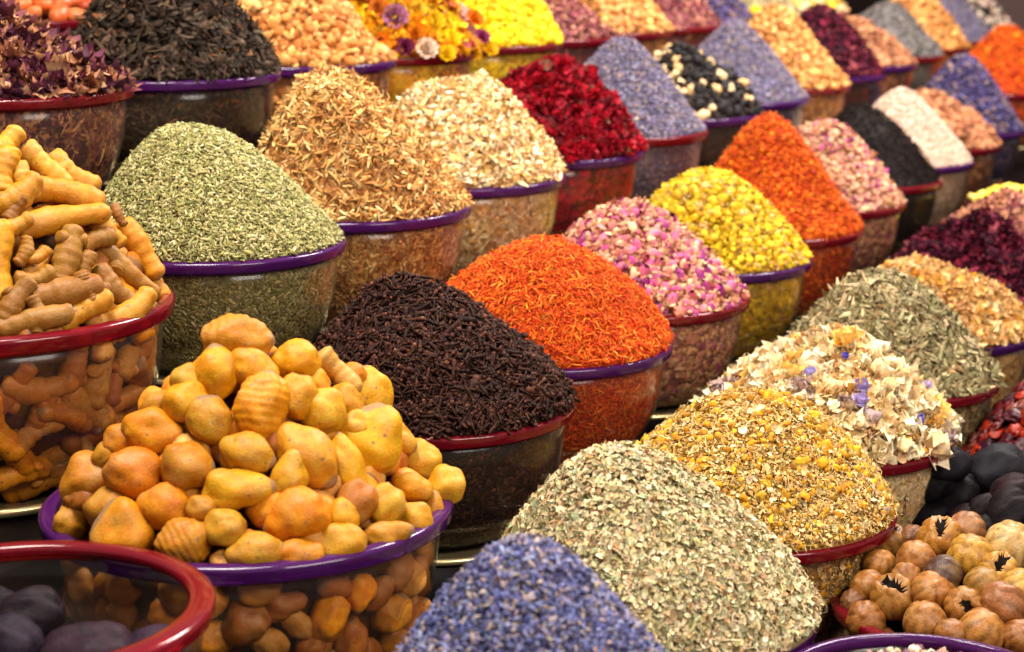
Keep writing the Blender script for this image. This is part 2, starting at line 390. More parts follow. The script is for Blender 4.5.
def join(L):
    o = 0; V, T, C = [], [], []
    for v, t, c in L: V.append(v); T.append(t+o); C.append(c); o += len(v)
    return np.vstack(V), np.vstack(T), np.vstack(C)
def heap_object(hp, name, label, cat, mat, layers, core_col, wall=1.0, smooth=True, walldark=.8, corebump=0):
    """layers: list of (template, number, size, colours, tilt, lift)"""
    V, T = hp.core(); C = np.tile(lin(core_col), (len(V), 1)); parts = [(V, T, C)]
    for (tp, n, size, cols, tilt, lift) in layers:
        P, Nn = hp.sample(int(n)); tpl = TPL[tp] if isinstance(tp, str) else tp
        parts.append(scatter(P, Nn, tpl, size, cols, tilt, lift))
        if wall > 0:
            P, Nn = hp.sample_wall(int(n*wall)); parts.append(scatter(P-Nn*.001, Nn, tpl, size, cols, tilt*.35, 0))
    (tp, n, size, cols, tilt, lift) = layers[0]; m_ = int(14+n*.0035); th = rng.uniform(0, 2*math.pi, m_); rr = hp.R*rng.uniform(.93, .985, m_)
    parts.append(scatter(np.stack([rr*np.cos(th), rr*np.sin(th), np.full(m_, .034*hp.R)], 1), np.tile((0., 0, 1), (m_, 1)), TPL[tp] if isinstance(tp, str) else tp, size, cols, .25, 0))
    V, T, C = join(parts); bad = V[:, 2] < -.90*hp.R; V[bad, 2] = -.90*hp.R
    # keep everything under the rim inside the plastic
    r = np.hypot(V[:, 0], V[:, 1]); lim = np.where(V[:, 2] < .0, (wall_r(np.minimum(V[:, 2]/hp.R, 0))-WT-.004)*hp.R, 9)
    k = np.minimum(1, lim/np.maximum(r, 1e-6)); V[:, 0] *= k; V[:, 1] *= k
    o = link(name, mesh_np(name, V, T, mat, C, smooth), None, tuple(hp.pos)); tag(o, label, cat, None, 'stuff')
    return o

# ------------------------------------------------------------------ the stall: tiers of shelves running away to the right
ANG = {0: .411, 1: .411, 2: .424, 3: .433, 4: .44, 5: .44}
ORG = {0: (.383, 1.455, -.69), 1: (.118, 1.574, -.603), 2: (-.083, 1.936, -.512), 3: (-.328, 2.105, -.373), 4: (-.590, 2.30, -.235), 5: (-.86, 2.43, -.165)}
STEP = {0: .305, 1: .308, 2: .305, 3: .304, 4: .302, 5: .302}
def row4dz(k): return .018-.006*k
def slot(row, k):
    x, y, z = ORG[row]; a = ANG[row]; return (x+k*STEP[row]*math.sin(a), y+k*STEP[row]*math.cos(a), z+(row4dz(k) if row == 4 else 0))
BH = .932*.15
A0 = .424; ux, uy = math.sin(A0), math.cos(A0); nx, ny = -uy, ux; U4 = ORG[4][0]*ux+ORG[4][1]*uy
def rowoff(row): x, y, z = ORG[row]; return (x*nx+y*ny)
offs = [rowoff(r) for r in range(6)]
zt = [ORG[r][2]-BH-.001 for r in range(6)]
for r in range(6):
    lo = (offs[r-1]+offs[r])/2+.012 if r else offs[0]-.5; hi = (offs[r]+offs[r+1])/2+.012 if r < 5 else offs[5]+.3
    segs = {0: [(-.2, 1.59, -.605-.932*.118-.001-zt[0]), (1.59, 1.935, .03), (1.935, 8.5, 0)], 2: [(-.2, 1.195, 0), (1.195, 1.565, -.522-.932*.183-.001-zt[2]), (1.565, 8.5, 0)], 3: [(-.2, 1.648, -.383-.932*.187-.001-zt[3]), (1.648, 8.5, 0)], 4: [(1.2, 5.2, 'slope')]}.get(r, [(-.2, 8.5, 0)])
    V, Q = [], []
    for u0, u1, dz in segs:
        za, zb_ = (zt[r]+row4dz(0), zt[r]+row4dz(8)) if dz == 'slope' else (zt[r]+dz, zt[r]+dz)
        b0 = len(V); V += [(x, y, z) for z in (0, 1) for y in (u0, u1) for x in (lo, hi)]
        V[b0:] = [(x, y, -1.4 if z == 0 else (za if y == u0 else zb_)) for x, y, z in V[b0:]]
        if dz == 'slope': V[b0:] = [(x, y, z if z < -1 else zt[r]+row4dz((y-U4)/STEP[4])) for x, y, z in V[b0:]]
        Q += [tuple(b0+i_ for i_ in q) for q in [(0, 2, 3, 1), (4, 5, 7, 6), (0, 1, 5, 4), (2, 6, 7, 3), (0, 4, 6, 2), (1, 3, 7, 5)]]
    o = link('shelf_tier', mesh_np('shelf_tier', V, Q, M_shelf, smooth=False)); o.matrix_world = Matrix(((nx, ux, 0, 0), (ny, uy, 0, 0), (0, 0, 1, 0), (0, 0, 0, 1)))
    tag(o, ['lowest front black shelf tier under the dried lime bowls', 'second black shelf tier up, under the oregano and chamomile bowls', 'third black shelf tier up, under the clove and saffron bowls',
            'fourth black shelf tier up, under the fennel and mace bowls', 'fifth black shelf tier up, under the rose petal and black tea bowls', 'topmost black shelf tier, behind the black tea bowl'][r], 'shelf', 'black shelf tiers of the stall')
fl = mesh_np('floor', [(-8, -3, -1.41), (14, -3, -1.41), (14, 16, -1.41), (-8, 16, -1.41)], [(0, 1, 2, 3)], M_shelf, smooth=False)
o = link('floor', fl); o['kind'] = 'structure'
wl = box('back_wall', -8, 10, 9.6, 9.8, -1.4, 3, M_wall); o = link('back_wall', wl); o['kind'] = 'structure'

BOWLG = 'clear plastic display bowls on the stall'
def bowl(pos, rim, what, R=R15):
    make_bowl(pos, R, rim, f'clear bowl with {rim} rim holding {what}', BOWLG)
def cols(*a): return [(a[i], a[i+1]) for i in range(0, len(a), 2)]

# palettes (sRGB of the material itself)
FENNEL = cols((158, 148, 92), 5, (184, 176, 124), 2.4, (130, 126, 70), 4, (106, 98, 54), 1.5, (200, 188, 144), .8)
MACE = cols((208, 152, 82), 5, (228, 184, 114), 4, (176, 114, 54), 3.4, (238, 206, 142), 1.4, (140, 84, 38), 1.2)
CREAM = cols((240, 214, 166), 5, (230, 192, 134), 4, (248, 230, 192), 3, (226, 174, 84), .6, (196, 148, 92), .8)
SAFF = cols((232, 92, 16), 5, (244, 118, 24), 4, (216, 62, 14), 3, (248, 152, 50), 1.8, (186, 40, 14), 1)
ORANGE = cols((226, 98, 12), 5, (238, 124, 20), 3, (204, 70, 10), 3, (170, 48, 10), 1)
LAVB = cols((110, 112, 158), 5, (84, 88, 138), 4.5, (146, 148, 186), 2.6, (178, 156, 146), 3.4, (66, 58, 86), 3.2)
LAVG = cols((128, 120, 146), 5, (104, 96, 126), 4, (152, 144, 168), 2, (164, 142, 132), 2.6, (82, 70, 96), 2)
BLUEV = cols((78, 68, 114), 5, (54, 46, 84), 4, (156, 126, 112), 2.6, (108, 94, 146), 2)
OREG = cols((212, 192, 148), 5, (228, 212, 172), 4, (184, 168, 120), 3, (150, 142, 98), 1.4, (214, 172, 124), 2, (166, 170, 130), 1.1, (140, 108, 70), .8)
CHAM = cols((220, 182, 108), 5, (238, 212, 150), 4, (196, 152, 74), 3.4, (146, 112, 54), 1.2)
CHAMY = cols((204, 144, 22), 4, (216, 162, 32), 3, (176, 118, 20), 2)
GREEN = cols((152, 138, 98), 5, (126, 114, 76), 4, (178, 162, 120), 3, (198, 174, 132), 2, (150, 118, 74), 1)
BEIGE = cols((220, 176, 112), 5, (236, 204, 148), 3, (228, 166, 60), 1.2, (184, 132, 76), 2)
HIB = cols((88, 22, 44), 5, (60, 16, 34), 4, (128, 36, 58), 2, (160, 76, 84), .7, (40, 12, 22), 2)
ROSEP = cols((90, 34, 56), 4, (176, 122, 90), 4, (66, 24, 44), 3, (124, 64, 74), 2, (206, 156, 114), 1.6, (136, 84, 56), 2.4)
TEA = cols((52, 40, 33), 5, (72, 58, 46), 4, (36, 27, 22), 4, (96, 76, 60), 1.6, (128, 80, 48), .5)
TAN = cols((216, 152, 84), 5, (234, 180, 110), 3, (182, 116, 56), 3, (146, 90, 42), 1)
YEL = cols((216, 176, 24), 5, (228, 194, 46), 4, (190, 146, 24), 2, (208, 168, 100), 2.2)
YELF = cols((240, 202, 14), 6, (246, 218, 44), 4, (222, 170, 10), 2)
YBITS = cols((206, 176, 100), 4, (232, 206, 130), 3, (174, 140, 60), 2)
BLK = cols((32, 23, 20), 5, (46, 34, 28), 3, (22, 16, 15), 3)
WHITE = cols((232, 204, 184), 5, (240, 218, 200), 3, (214, 176, 152), 3)
GREY = cols((140, 134, 130), 5, (116, 110, 110), 4, (168, 160, 152), 2, (130, 108, 96), 1)
BROWN = cols((186, 122, 84), 5, (206, 146, 106), 3, (142, 86, 58), 3)
MAUVE = cols((138, 66, 74), 4, (186, 120, 100), 3, (110, 46, 60), 3, (206, 150, 120), 1.5)
PINKB = cols((206, 144, 120), 5, (222, 176, 136), 4, (170, 74, 124), 1.6, (170, 116, 80), 3)
CLOVE = cols((50, 28, 22), 5, (66, 38, 28), 3, (38, 22, 18), 4)
clv = [(cv, ct, cn, 2.3)]

# ------------------------------------------------------------------ fill the bowls with loose spices
def spice(row, k, rim, H, e, what, name, label, cat, mat, layers, core_col, R=R15, dz=0, bump=.042, wall=.8, smooth=True, pos=None, edge=.955, off=0., fp=1.):
    p = pos or slot(row, k); p = (p[0], p[1], p[2]+dz)
    bowl(p, rim, what, R); hp = Heap(p, R, H, e, bump, seed=row*20+int(k*3), edge=edge, off=off, fp=fp)
    heap_object(hp, name, label, cat, mat, layers, core_col, wall, smooth)
    return hp

# tier one: lavender, oregano, chamomile, mixed flowers, green herb, beige flowers, hibiscus, mixed petals
spice(1, -1, 'purple', 1.10, 0.24, 'the blue lavender in the foreground', 'lavender_heap', 'blue dried lavender heap in the foreground at the bottom edge', 'lavender', M_fine,
      [('seed', 34000, .0062, LAVB, 1.1, .004), ('leaf', 9000, .0040, LAVB, 1.0, .005), ('needle', 2500, .008, LAVB, .9, .004)], (82, 80, 130), R=.156, pos=(.012, 1.25, -.598), off=.0, wall=.05)
spice(1, 0, 'purple', 0.84, 0.75, 'crumbled pale green oregano leaves', 'oregano_heap', 'crumbled pale green and straw coloured leaf heap beside the blue lavender', 'herb', M_dry,
      [('leaf', 26000, .0058, OREG, .62, .003), ('leaf', 3500, .0075, OREG, .6, .004), ('needle', 1500, .012, OREG, .4, .004)], (146, 130, 88), smooth=False, wall=.5, off=-0.15, fp=.84, edge=1.0)
h_cham = spice(1, 1, 'red', 0.78, 0.75, 'yellow and straw chamomile', 'chamomile_heap', 'chamomile heap with small yellow heads and straw bits', 'chamomile', M_dry,
      [('leaf', 15000, .0044, CHAM, .8, .003), ('needle', 5000, .010, CHAM, .5, .004), ('nub', 4000, .0038, CHAM+CHAMY[:1], .5, .003), ('lump', 850, .0086, CHAMY, .7, .003), ('petal', 500, .006, CREAM, .8, .005)], (168, 122, 62), wall=.5, off=-0.05, fp=.8, edge=.98)
h_flow = spice(1, 2, 'red', 0.7, 1.0, 'mixed cream dried flowers', 'flower_crumb_heap', 'loose cream flower crumbs under the large pale dried flowers', 'dried flowers', M_flow,
      [('petal', 3600, .012, CREAM, .9, .006), ('leaf', 5000, .006, CHAM, .8, .006)], (206, 168, 110), wall=.8, off=-0.02)
spice(1, 3, 'red', 0.86, 0.8, 'grey green dried herb', 'green_herb_heap', 'grey green curled dried herb heap behind the cream flowers', 'herb', M_dry,
      [('shred', 6500, .021, GREEN, .6, .006), ('leaf', 9000, .007, GREEN, .8, .005)], (96, 88, 56), bump=.05, smooth=False, wall=.5, off=-0.05)
spice(1, 4, 'purple', 0.62, 0.8, 'beige and yellow flower crumbs', 'beige_flower_heap', 'beige and yellow crumbly flower heap behind the grey green herb', 'dried flowers', M_flow,
      [('petal', 4200, .011, BEIGE, .8, .004), ('nub', 3500, .006, BEIGE, .8, .004)], (190, 146, 88), wall=.6)
spice(1, 5, 'red', 0.74, 0.6, 'dark hibiscus petals', 'hibiscus_heap', 'dark wine red hibiscus petal heap near the right edge', 'hibiscus', M_glossy,
      [('curl', 5200, .017, HIB, .8, .007), ('cup', 1500, .010, HIB, .8, .006)], (50, 14, 26), wall=.6)
spice(1, 6, 'red', .75, .5, 'pink and tan petals', 'pink_petal_heap', 'pink and tan mixed petal heap behind the hibiscus', 'dried petals', M_flow,
      [('curl', 3600, .016, MAUVE+BROWN, .8, .006)], (120, 66, 56), wall=.5)
# tier two
spice(2, 0, 'red', 0.82, 0.85, 'dark brown cloves', 'clove_heap', 'dark brown clove heap behind the turmeric bulbs', 'cloves', M_glossy,
      [(clv, 8600, .0140, CLOVE, .5, .005)], (34, 20, 17), wall=.45, smooth=True, off=-0.24, fp=.8, edge=.975)
spice(2, 1, 'purple', 0.82, 0.85, 'fine orange red safflower threads', 'safflower_heap', 'bright orange red heap of fine threads beside the cloves', 'safflower', M_dry,
      [('thread', 17000, .0105, SAFF, .5, .004), ('needle', 4000, .0085, SAFF, .9, .004)], (190, 46, 12), wall=.55, off=-0.22, fp=.8, edge=.975)
h_rose = spice(2, 2, 'red', 0.84, 0.7, 'pink rosebuds', 'rosebud_crumb_heap', 'loose pink petals and buds under the whole pink rosebuds', 'rosebuds', M_flow,
      [('bud', 1700, .012, PINKB, .8, .003), ('petal', 1500, .008, PINKB, .9, .003)], (150, 96, 92), wall=1.0, off=-0.1)
spice(2, 3, 'purple', 0.88, 0.6, 'yellow chrysanthemum flowers', 'yellow_flower_heap', 'lemon yellow small flower heap between rosebuds and orange threads', 'dried flowers', M_flow,
      [('lump', 2300, .0105, YEL, .8, .004), ('petal', 3000, .007, YEL, .9, .005)], (190, 150, 50), wall=.7, off=-0.08)
spice(2, 4, 'red', 1.16, 0.25, 'deep orange shredded petals', 'orange_petal_heap', 'tall deep orange cone of shredded petals behind the yellow flowers', 'dried petals', M_dry,
      [('thread', 7500, .013, ORANGE, .8, .006), ('nub', 2500, .008, ORANGE, .9, .005)], (186, 56, 10), wall=.5, bump=.05, off=-0.03)
spice(2, 5, 'red', 0.86, 0.5, 'small pink rosebuds', 'pink_bud_heap', 'pale pink bud heap between the orange cone and the black seeds', 'rosebuds', M_flow,
      [('bud', 2300, .0125, PINKB, .8, .003), ('petal', 900, .008, PINKB, .9, .003)], (160, 104, 94), wall=.7)
spice(2, 6, 'red', 0.98, 0.35, 'black seeds', 'black_seed_heap', 'matt black seed heap next to the white heap', 'seeds', M_glossy,
      [('shred', 5000, .0085, BLK, .6, .003)], (30, 23, 23), wall=.5, off=-0.06)
spice(2, 7, 'purple', .95, .25, 'off white seeds', 'white_seed_heap', 'smooth pinkish white seed heap next to the black seeds', 'seeds', M_fine,
      [('seed', 6000, .007, WHITE, .6, .002)], (214, 180, 158), wall=.5, bump=.015)
spice(2, 8, 'red', .76, .35, 'orange brown bark chips', 'brown_chip_heap', 'orange brown chip heap behind the white seeds', 'chips', M_dry,
      [('lump', 1300, .014, BROWN, .8, .004)], (150, 92, 62), wall=.5)
spice(2, 9, 'purple', 1.05, .25, 'violet blue flowers', 'violet_flower_heap', 'dark violet blue flower heap flecked with beige, at the right', 'dried flowers', M_fine,
      [('bud', 3500, .011, BLUEV, .9, .004)], (62, 50, 96), wall=.5)
spice(2, 10.7, 'red', 1.08, .25, 'bright orange petals at the right edge', 'orange_flower_heap', 'bright orange flower heap at the upper right edge', 'dried petals', M_dry,
      [('thread', 3500, .015, SAFF, .9, .006), ('lump', 900, .011, ORANGE, .9, .004)], (206, 60, 12), wall=.5, dz=.045)
# tier three
spice(3, 0, 'purple', 0.86, 0.62, 'green fennel seeds', 'fennel_seed_heap', 'smooth pale green fennel seed heap beside the turmeric fingers', 'fennel seeds', M_fine,
      [('seed', 26000, .0056, FENNEL, .5, .002), ('seed', 5000, .0068, FENNEL, .7, .003)], (130, 128, 80), wall=.6, bump=.012, pos=(-.337, 2.118, -.373), off=-0.24, fp=.86)
spice(3, 1, 'purple', 1.08, 0.75, 'golden tan mace shreds', 'mace_shred_heap', 'tall golden tan heap of curled shreds behind the fennel seeds', 'dried shreds', M_dry,
      [('shred', 10500, .0145, MACE, .7, .006), ('needle', 3000, .013, MACE, .6, .006)], (172, 112, 60), wall=.6, bump=.075, off=-0.22)
spice(3, 2, 'purple', 0.96, 0.75, 'cream white flower shreds', 'cream_flower_heap', 'cream white crumbly flower heap right of the golden shreds', 'dried flowers', M_flow,
      [('curl', 7600, .0118, CREAM+MACE[:2], .8, .007), ('petal', 2000, .008, CREAM, .9, .006)], (206, 168, 118), wall=.6, bump=.06)
h_red = spice(3, 3, 'purple', 0.86, 0.75, 'crimson cockscomb flowers', 'crimson_petal_heap', 'crimson crumbs beneath the large red flower heads', 'dried flowers', M_flow,
      [('petal', 1800, .012, cols((150, 10, 34), 4, (176, 20, 44), 2, (110, 8, 24), 2, (120, 80, 60), .6), .9, .006)], (96, 6, 22), wall=1.0, off=0.05)
spice(3, 4, 'red', 1.02, 0.22, 'grey violet lavender, the nearer of two such cones', 'grey_lavender_heap', 'grey violet lavender cone right behind the crimson flowers', 'lavender', M_fine,
      [('bud', 9500, .0062, LAVG, .9, .003)], (110, 102, 134), wall=.5, bump=.015)
h_bw = spice(3, 5, 'purple', .78, .45, 'black and cream dried pieces', 'black_cream_crumb_heap', 'dark crumbs beneath the black and cream dried pieces', 'dried fruit', M_dry,
      [('lump', 500, .013, BLK, .8, .003)], (40, 30, 26), wall=.8)
spice(3, 6, 'purple', .98, .2, 'grey violet lavender, the farther of two such cones', 'grey_lavender_heap', 'grey violet lavender cone right of the black and cream pieces', 'lavender', M_fine,
      [('bud', 7000, .0062, LAVG, .9, .003)], (112, 104, 134), wall=.5, bump=.015)
spice(3, 7, 'red', 1.03, .3, 'golden tan flower heads', 'tan_flower_heap', 'golden tan flower heap in front of the dark hibiscus far up', 'dried flowers', M_flow,
      [('lump', 1500, .0125, TAN, .8, .004)], (176, 118, 62), wall=.6)
spice(3, 8, 'purple', 1.0, .3, 'dark purple petals', 'dark_petal_heap', 'dark purple petal heap between tan heaps far up', 'dried petals', M_glossy,
      [('curl', 2300, .015, HIB, .8, .005)], (48, 16, 30), wall=.5)
spice(3, 9, 'purple', .72, .4, 'pinkish brown buds', 'brown_bud_heap', 'pinkish brown bud heap in front of the grey heap', 'dried buds', M_flow,
      [('lump', 1300, .0125, BROWN, .8, .004)], (150, 92, 68), wall=.5)
spice(3, 10, 'red', .84, .35, 'grey dried leaves', 'grey_herb_heap', 'smooth grey herb heap near the upper right', 'herb', M_fine,
      [('leaf', 4200, .0075, GREY, .8, .003)], (124, 116, 120), wall=.5)
spice(3, 11, 'red', .98, .3, 'orange tan flowers', 'orange_tan_flower_heap', 'orange tan flower heap behind the grey herb', 'dried flowers', M_flow,
      [('lump', 1200, .0135, TAN, .8, .004)], (190, 120, 62), wall=.4)
spice(3, 12, 'red', 1.05, .2, 'the farthest grey violet lavender', 'far_lavender_heap', 'large grey violet lavender cone at the upper right', 'lavender', M_fine,
      [('bud', 4800, .0072, LAVG, .9, .003)], (116, 108, 140), wall=.4, R=.165)
spice(3, 13.3, 'purple', .8, .4, 'black and pale chips at the far end', 'dark_chip_heap', 'black and pale chip heap at the top right corner', 'chips', M_dry,
      [('lump', 900, .017, BLK+WHITE, .8, .004)], (60, 46, 40), wall=.3)
# tier four
spice(4, -.10, 'red', .42, 0.8, 'purple and tan rose petals', 'rose_petal_heap', 'purple and tan rose petal heap at the upper left', 'rose petals', M_flow,
      [('curl', 2400, .020, ROSEP, .8, .007), ('cup', 2000, .014, ROSEP, .9, .007), ('shred', 1500, .015, ROSEP, .7, .006)], (96, 44, 44), wall=.9, bump=.06)
spice(4, 1, 'purple', 1.0, 0.9, 'black curled tea leaves', 'black_tea_heap', 'large black curled tea leaf heap at the top left', 'tea', M_glossy,
      [('shred', 5600, .022, TEA, .7, .007), ('curl', 3500, .016, TEA, .8, .007)], (32, 27, 25), wall=.6, bump=.05, off=-0.05)
h_knob = spice(4, 2.08, 'purple', 0.86, 0.9, 'round golden tan buds', 'golden_bud_crumb_heap', 'golden crumbs beneath the round golden buds at the top', 'dried buds', M_flow,
      [('lump', 1300, .012, TAN, .8, .003)], (160, 100, 50), wall=1.0)
h_multi = spice(4, 3, 'red', 0.9, 0.9, 'yellow, pink and orange straw flowers', 'mixed_petal_heap', 'orange and yellow petals beneath the mixed straw flowers', 'dried flowers', M_flow,
      [('petal', 2600, .016, cols((236, 170, 14), 5, (220, 120, 14), 3, (240, 206, 40), 3, (140, 34, 84), 1), .9, .006)], (186, 110, 20), wall=.8)
spice(4, 4.14, 'red', 0.9, 0.7, 'bright yellow flowers', 'bright_yellow_heap', 'bright yellow flower heap at the top centre', 'dried flowers', M_flow,
      [('lump', 1900, .013, YELF, .8, .005), ('petal', 1500, .009, YELF, .9, .005)], (214, 164, 16), wall=.7, off=-0.05)
spice(4, 5, 'red', .75, .4, 'mauve petals left of the tan flowers', 'mauve_petal_heap', 'mauve petal heap right of the bright yellow flowers', 'dried petals', M_flow,
      [('curl', 2000, .014, MAUVE, .8, .004)], (120, 60, 62), wall=.4)
spice(4, 6, 'red', .8, .4, 'golden tan flowers at the top', 'gold_flower_heap', 'golden tan flower heap between two mauve petal heaps', 'dried flowers', M_flow,
      [('lump', 1300, .013, TAN, .8, .004)], (184, 120, 62), wall=.4)
spice(4, 7, 'red', .8, .4, 'mauve petals right of the tan flowers', 'mauve_petal_heap', 'mauve petal heap left of the violet heap with a yellow ball', 'dried petals', M_flow,
      [('curl', 1700, .014, MAUVE, .8, .004)], (124, 60, 64), wall=.4)
h_bv = spice(4, 8, 'red', .7, .4, 'violet flowers with a yellow ball on them', 'violet_heap', 'violet flower heap with a yellow ball on it', 'dried flowers', M_fine,
      [('bud', 2600, .0095, BLUEV, .9, .003)], (88, 66, 110), wall=.4)
spice(4, 9.1, 'yellow', .5, .5, 'greenish beige crumbs', 'beige_crumb_heap', 'greenish beige crumb heap at the top right of centre', 'herb', M_dry,
      [('leaf', 1700, .011, OREG, .8, .003)], (150, 134, 90), wall=.4)
spice(4, 10.4, 'red', .5, .5, 'cream and yellow flowers far away', 'cream_yellow_heap', 'cream and yellow flower heap far away at the top', 'dried flowers', M_flow,
      [('lump', 1000, .016, YEL+CREAM, .8, .003)], (206, 166, 90), wall=.4)

# ------------------------------------------------------------------ roots and fruits: one mesh per shape, one object per piece
def n3(v, f, s): return mn.noise(Vector(v)*f+Vector((s*5.3, s*2.1, s)))
def bulb_mesh(seed, kind):
    g = np.random.default_rng(seed+40); V, T = ICO[5 if kind == 'ringed' else 4]; D = V*2
    r = np.ones(len(D))
    if kind in ('lumpy', 'knob', 'pear'):
        nl = {'lumpy': 4, 'knob': 1, 'pear': 1}[kind]
        for i in range(nl):
            l = g.normal(0, 1, 3); l[2] *= .4
            if kind == 'pear': l = np.array([1, .1, .1])
            if kind == 'knob': l = np.array([.75, .65, .2])
            l /= np.linalg.norm(l); r += {'lumpy': g.uniform(.12, .35), 'knob': .75, 'pear': .42}[kind]*np.exp({'lumpy': 4.5, 'knob': 9, 'pear': 3.2}[kind]*(D@l-1))
    V = D*r[:, None]*.5
    ax = {'round': (1, .92, .88), 'oval': (1, .66, .62), 'lumpy': (.88, .74, .66), 'ringed': (1, .70, .68), 'pear': (.84, .66, .62), 'knob': (.82, .72, .66), 'hollow': (1, .78, .7)}[kind]
    V = V*np.array(ax)
    k = np.array([1+.21*n3(d, 1.2, seed)+.038*n3(d, 2.9, seed)+.012*n3(d, 11, seed) for d in D])
    if kind == 'ringed': k += .016*np.tanh(2*np.sin(V[:, 0]*56+.8*np.array([n3(d, 1.1, seed+3) for d in D])))
    else: k += .010*np.sin(V[:, 0]*58+D[:, 1]*1.2)*(1 if seed % 2 else .4)
    if kind == 'hollow': k -= .34*np.exp(-((D[:, 2]-.85)**2*7+D[:, 0]**2*3.4+D[:, 1]**2*4.5))
    # a couple of small eyes and scars
    for i in range(9):
        l = g.normal(0, 1, 3); l /= np.linalg.norm(l); k += g.choice([-.07, -.05, .05, .09])*np.exp(g.uniform(60, 140)*(D@l-1))
    V = V*k[:, None]; V /= (V[:, 0].max()-V[:, 0].min())
    return mesh_np('turmeric_bulb_'+kind, V, T, M_root)
BULB = {k: [bulb_mesh(i*7+len(k), k) for i in range(3)] for k in ('round', 'oval', 'lumpy', 'ringed', 'pear', 'knob', 'hollow')}
def finger_mesh(seed, nubs, fat=.26):
    g = np.random.default_rng(seed+70); parts = []
    def limb(p0, dirn, L, r0, r1, bend):
        n = 26; s = np.linspace(0, 1, n); dirn = np.array(dirn, float)/np.linalg.norm(dirn); up = np.cross(dirn, (0, 0, 1))
        P = p0+dirn*L*s[:, None]+up*(bend*L*np.sin(s*math.pi))[:, None]
        rad = (r0+(r1-r0)*s)*(1+.035*np.sin(s*38+g.uniform(0, 6))+.10*np.sin(s*9+g.uniform(0, 6)))
        cap = np.minimum(1, np.minimum(s, 1-s)/.11+.002); rad = rad*np.sqrt(1-(1-cap)**2+1e-4)
        V, T = tubes(P, rad, 16)
        V = V*(1+.05*np.array([n3(v, 7, seed) for v in V]))[:, None]+np.array([[0, 0, .012*n3(v, 12, seed)] for v in V]); parts.append((V, T))
    b_ = g.uniform(-.16, .16); limb(np.array([-.5, 0, 0]), (1, 0, 0), 1.0, fat*.52*g.uniform(.85, 1.1), fat*.48*g.uniform(.7, 1), b_)
    for i in range(nubs):
        x = g.uniform(-.25, .3); s_ = g.choice([-1, 1]); limb(np.array([x, -b_*math.sin((x+.5)*math.pi)*1.0, 0]), (g.uniform(-.3, .6), s_, g.uniform(-.1, .4)), g.uniform(.20, .30), fat*.40, fat*.26, 0)
    V, T = merge(parts); V = V*np.array([1, 1.12, 1.12])
    return mesh_np('turmeric_finger', V, T, M_root)
FING = [finger_mesh(i, 0, .36) for i in range(5)]+[finger_mesh(i+9, 1, .33) for i in range(3)]+[finger_mesh(i+19, 2, .36) for i in range(2)]
def lime_mesh(seed, crack):
    V, T = ICO[4]; D = V*2; a = np.arctan2(D[:, 1], D[:, 0]); nrib = 10
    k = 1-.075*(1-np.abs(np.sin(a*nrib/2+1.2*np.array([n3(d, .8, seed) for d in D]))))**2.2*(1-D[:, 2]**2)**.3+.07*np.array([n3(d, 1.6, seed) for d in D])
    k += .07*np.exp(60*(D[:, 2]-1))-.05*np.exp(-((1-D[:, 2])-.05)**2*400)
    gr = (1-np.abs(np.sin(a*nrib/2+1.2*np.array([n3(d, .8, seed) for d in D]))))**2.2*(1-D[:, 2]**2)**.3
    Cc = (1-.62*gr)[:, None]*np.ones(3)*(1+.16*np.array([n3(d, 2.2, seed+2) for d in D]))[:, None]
    if crack:
        c = np.array([.35, -.3, .88]); c /= np.linalg.norm(c); u = np.cross(c, (math.cos(seed*1.3), math.sin(seed*1.3), .2)); u /= np.linalg.norm(u); w = np.cross(c, u)
        jag = np.array([n3(d, 3.2, seed+5) for d in D])*.22+np.array([n3(d, 8, seed+8) for d in D])*.10
        q = .21-np.abs(D@u)*1.0-np.maximum(0, np.abs(D@w)-.46)*1.2-.6*(D@c < 0)+jag; k -= .30/(1+np.exp(-(q+.10)*45))
        k += .05*np.exp(-((q+.20)/.07)**2)
    V = D*.5*k[:, None]*np.array([1, 1, .93])
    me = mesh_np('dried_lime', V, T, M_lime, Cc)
    if crack:
        me.materials.append(M_lime_in); qf = q[T].mean(1); me.polygons.foreach_set('material_index', (qf > -.085).astype(np.int32))
    return me
M_lime_in = flat('dark_lime_pulp', (.006, .003, .002), .9); M_lime_in.node_tree.nodes['Principled BSDF'].inputs['Specular IOR Level'].default_value = .08
LIME = [lime_mesh(i, False) for i in range(4)]; LIMEC = [lime_mesh(i+5, True) for i in range(3)]
def plum_mesh(seed, amp=.2):
    V, T = ICO[4]; D = V*2; k = np.array([1+amp*n3(d, 1.2, seed)+.05*n3(d, 3.5, seed) for d in D]); k -= .10*np.exp(-(D[:, 1]+.1*D[:, 0])**2*60)*(D[:, 2] > -.3)
    return mesh_np('black_dried_fruit', D*.5*k[:, None]*np.array([1, .84, .72]), T, M_black)
PLUM = [plum_mesh(i) for i in range(4)]

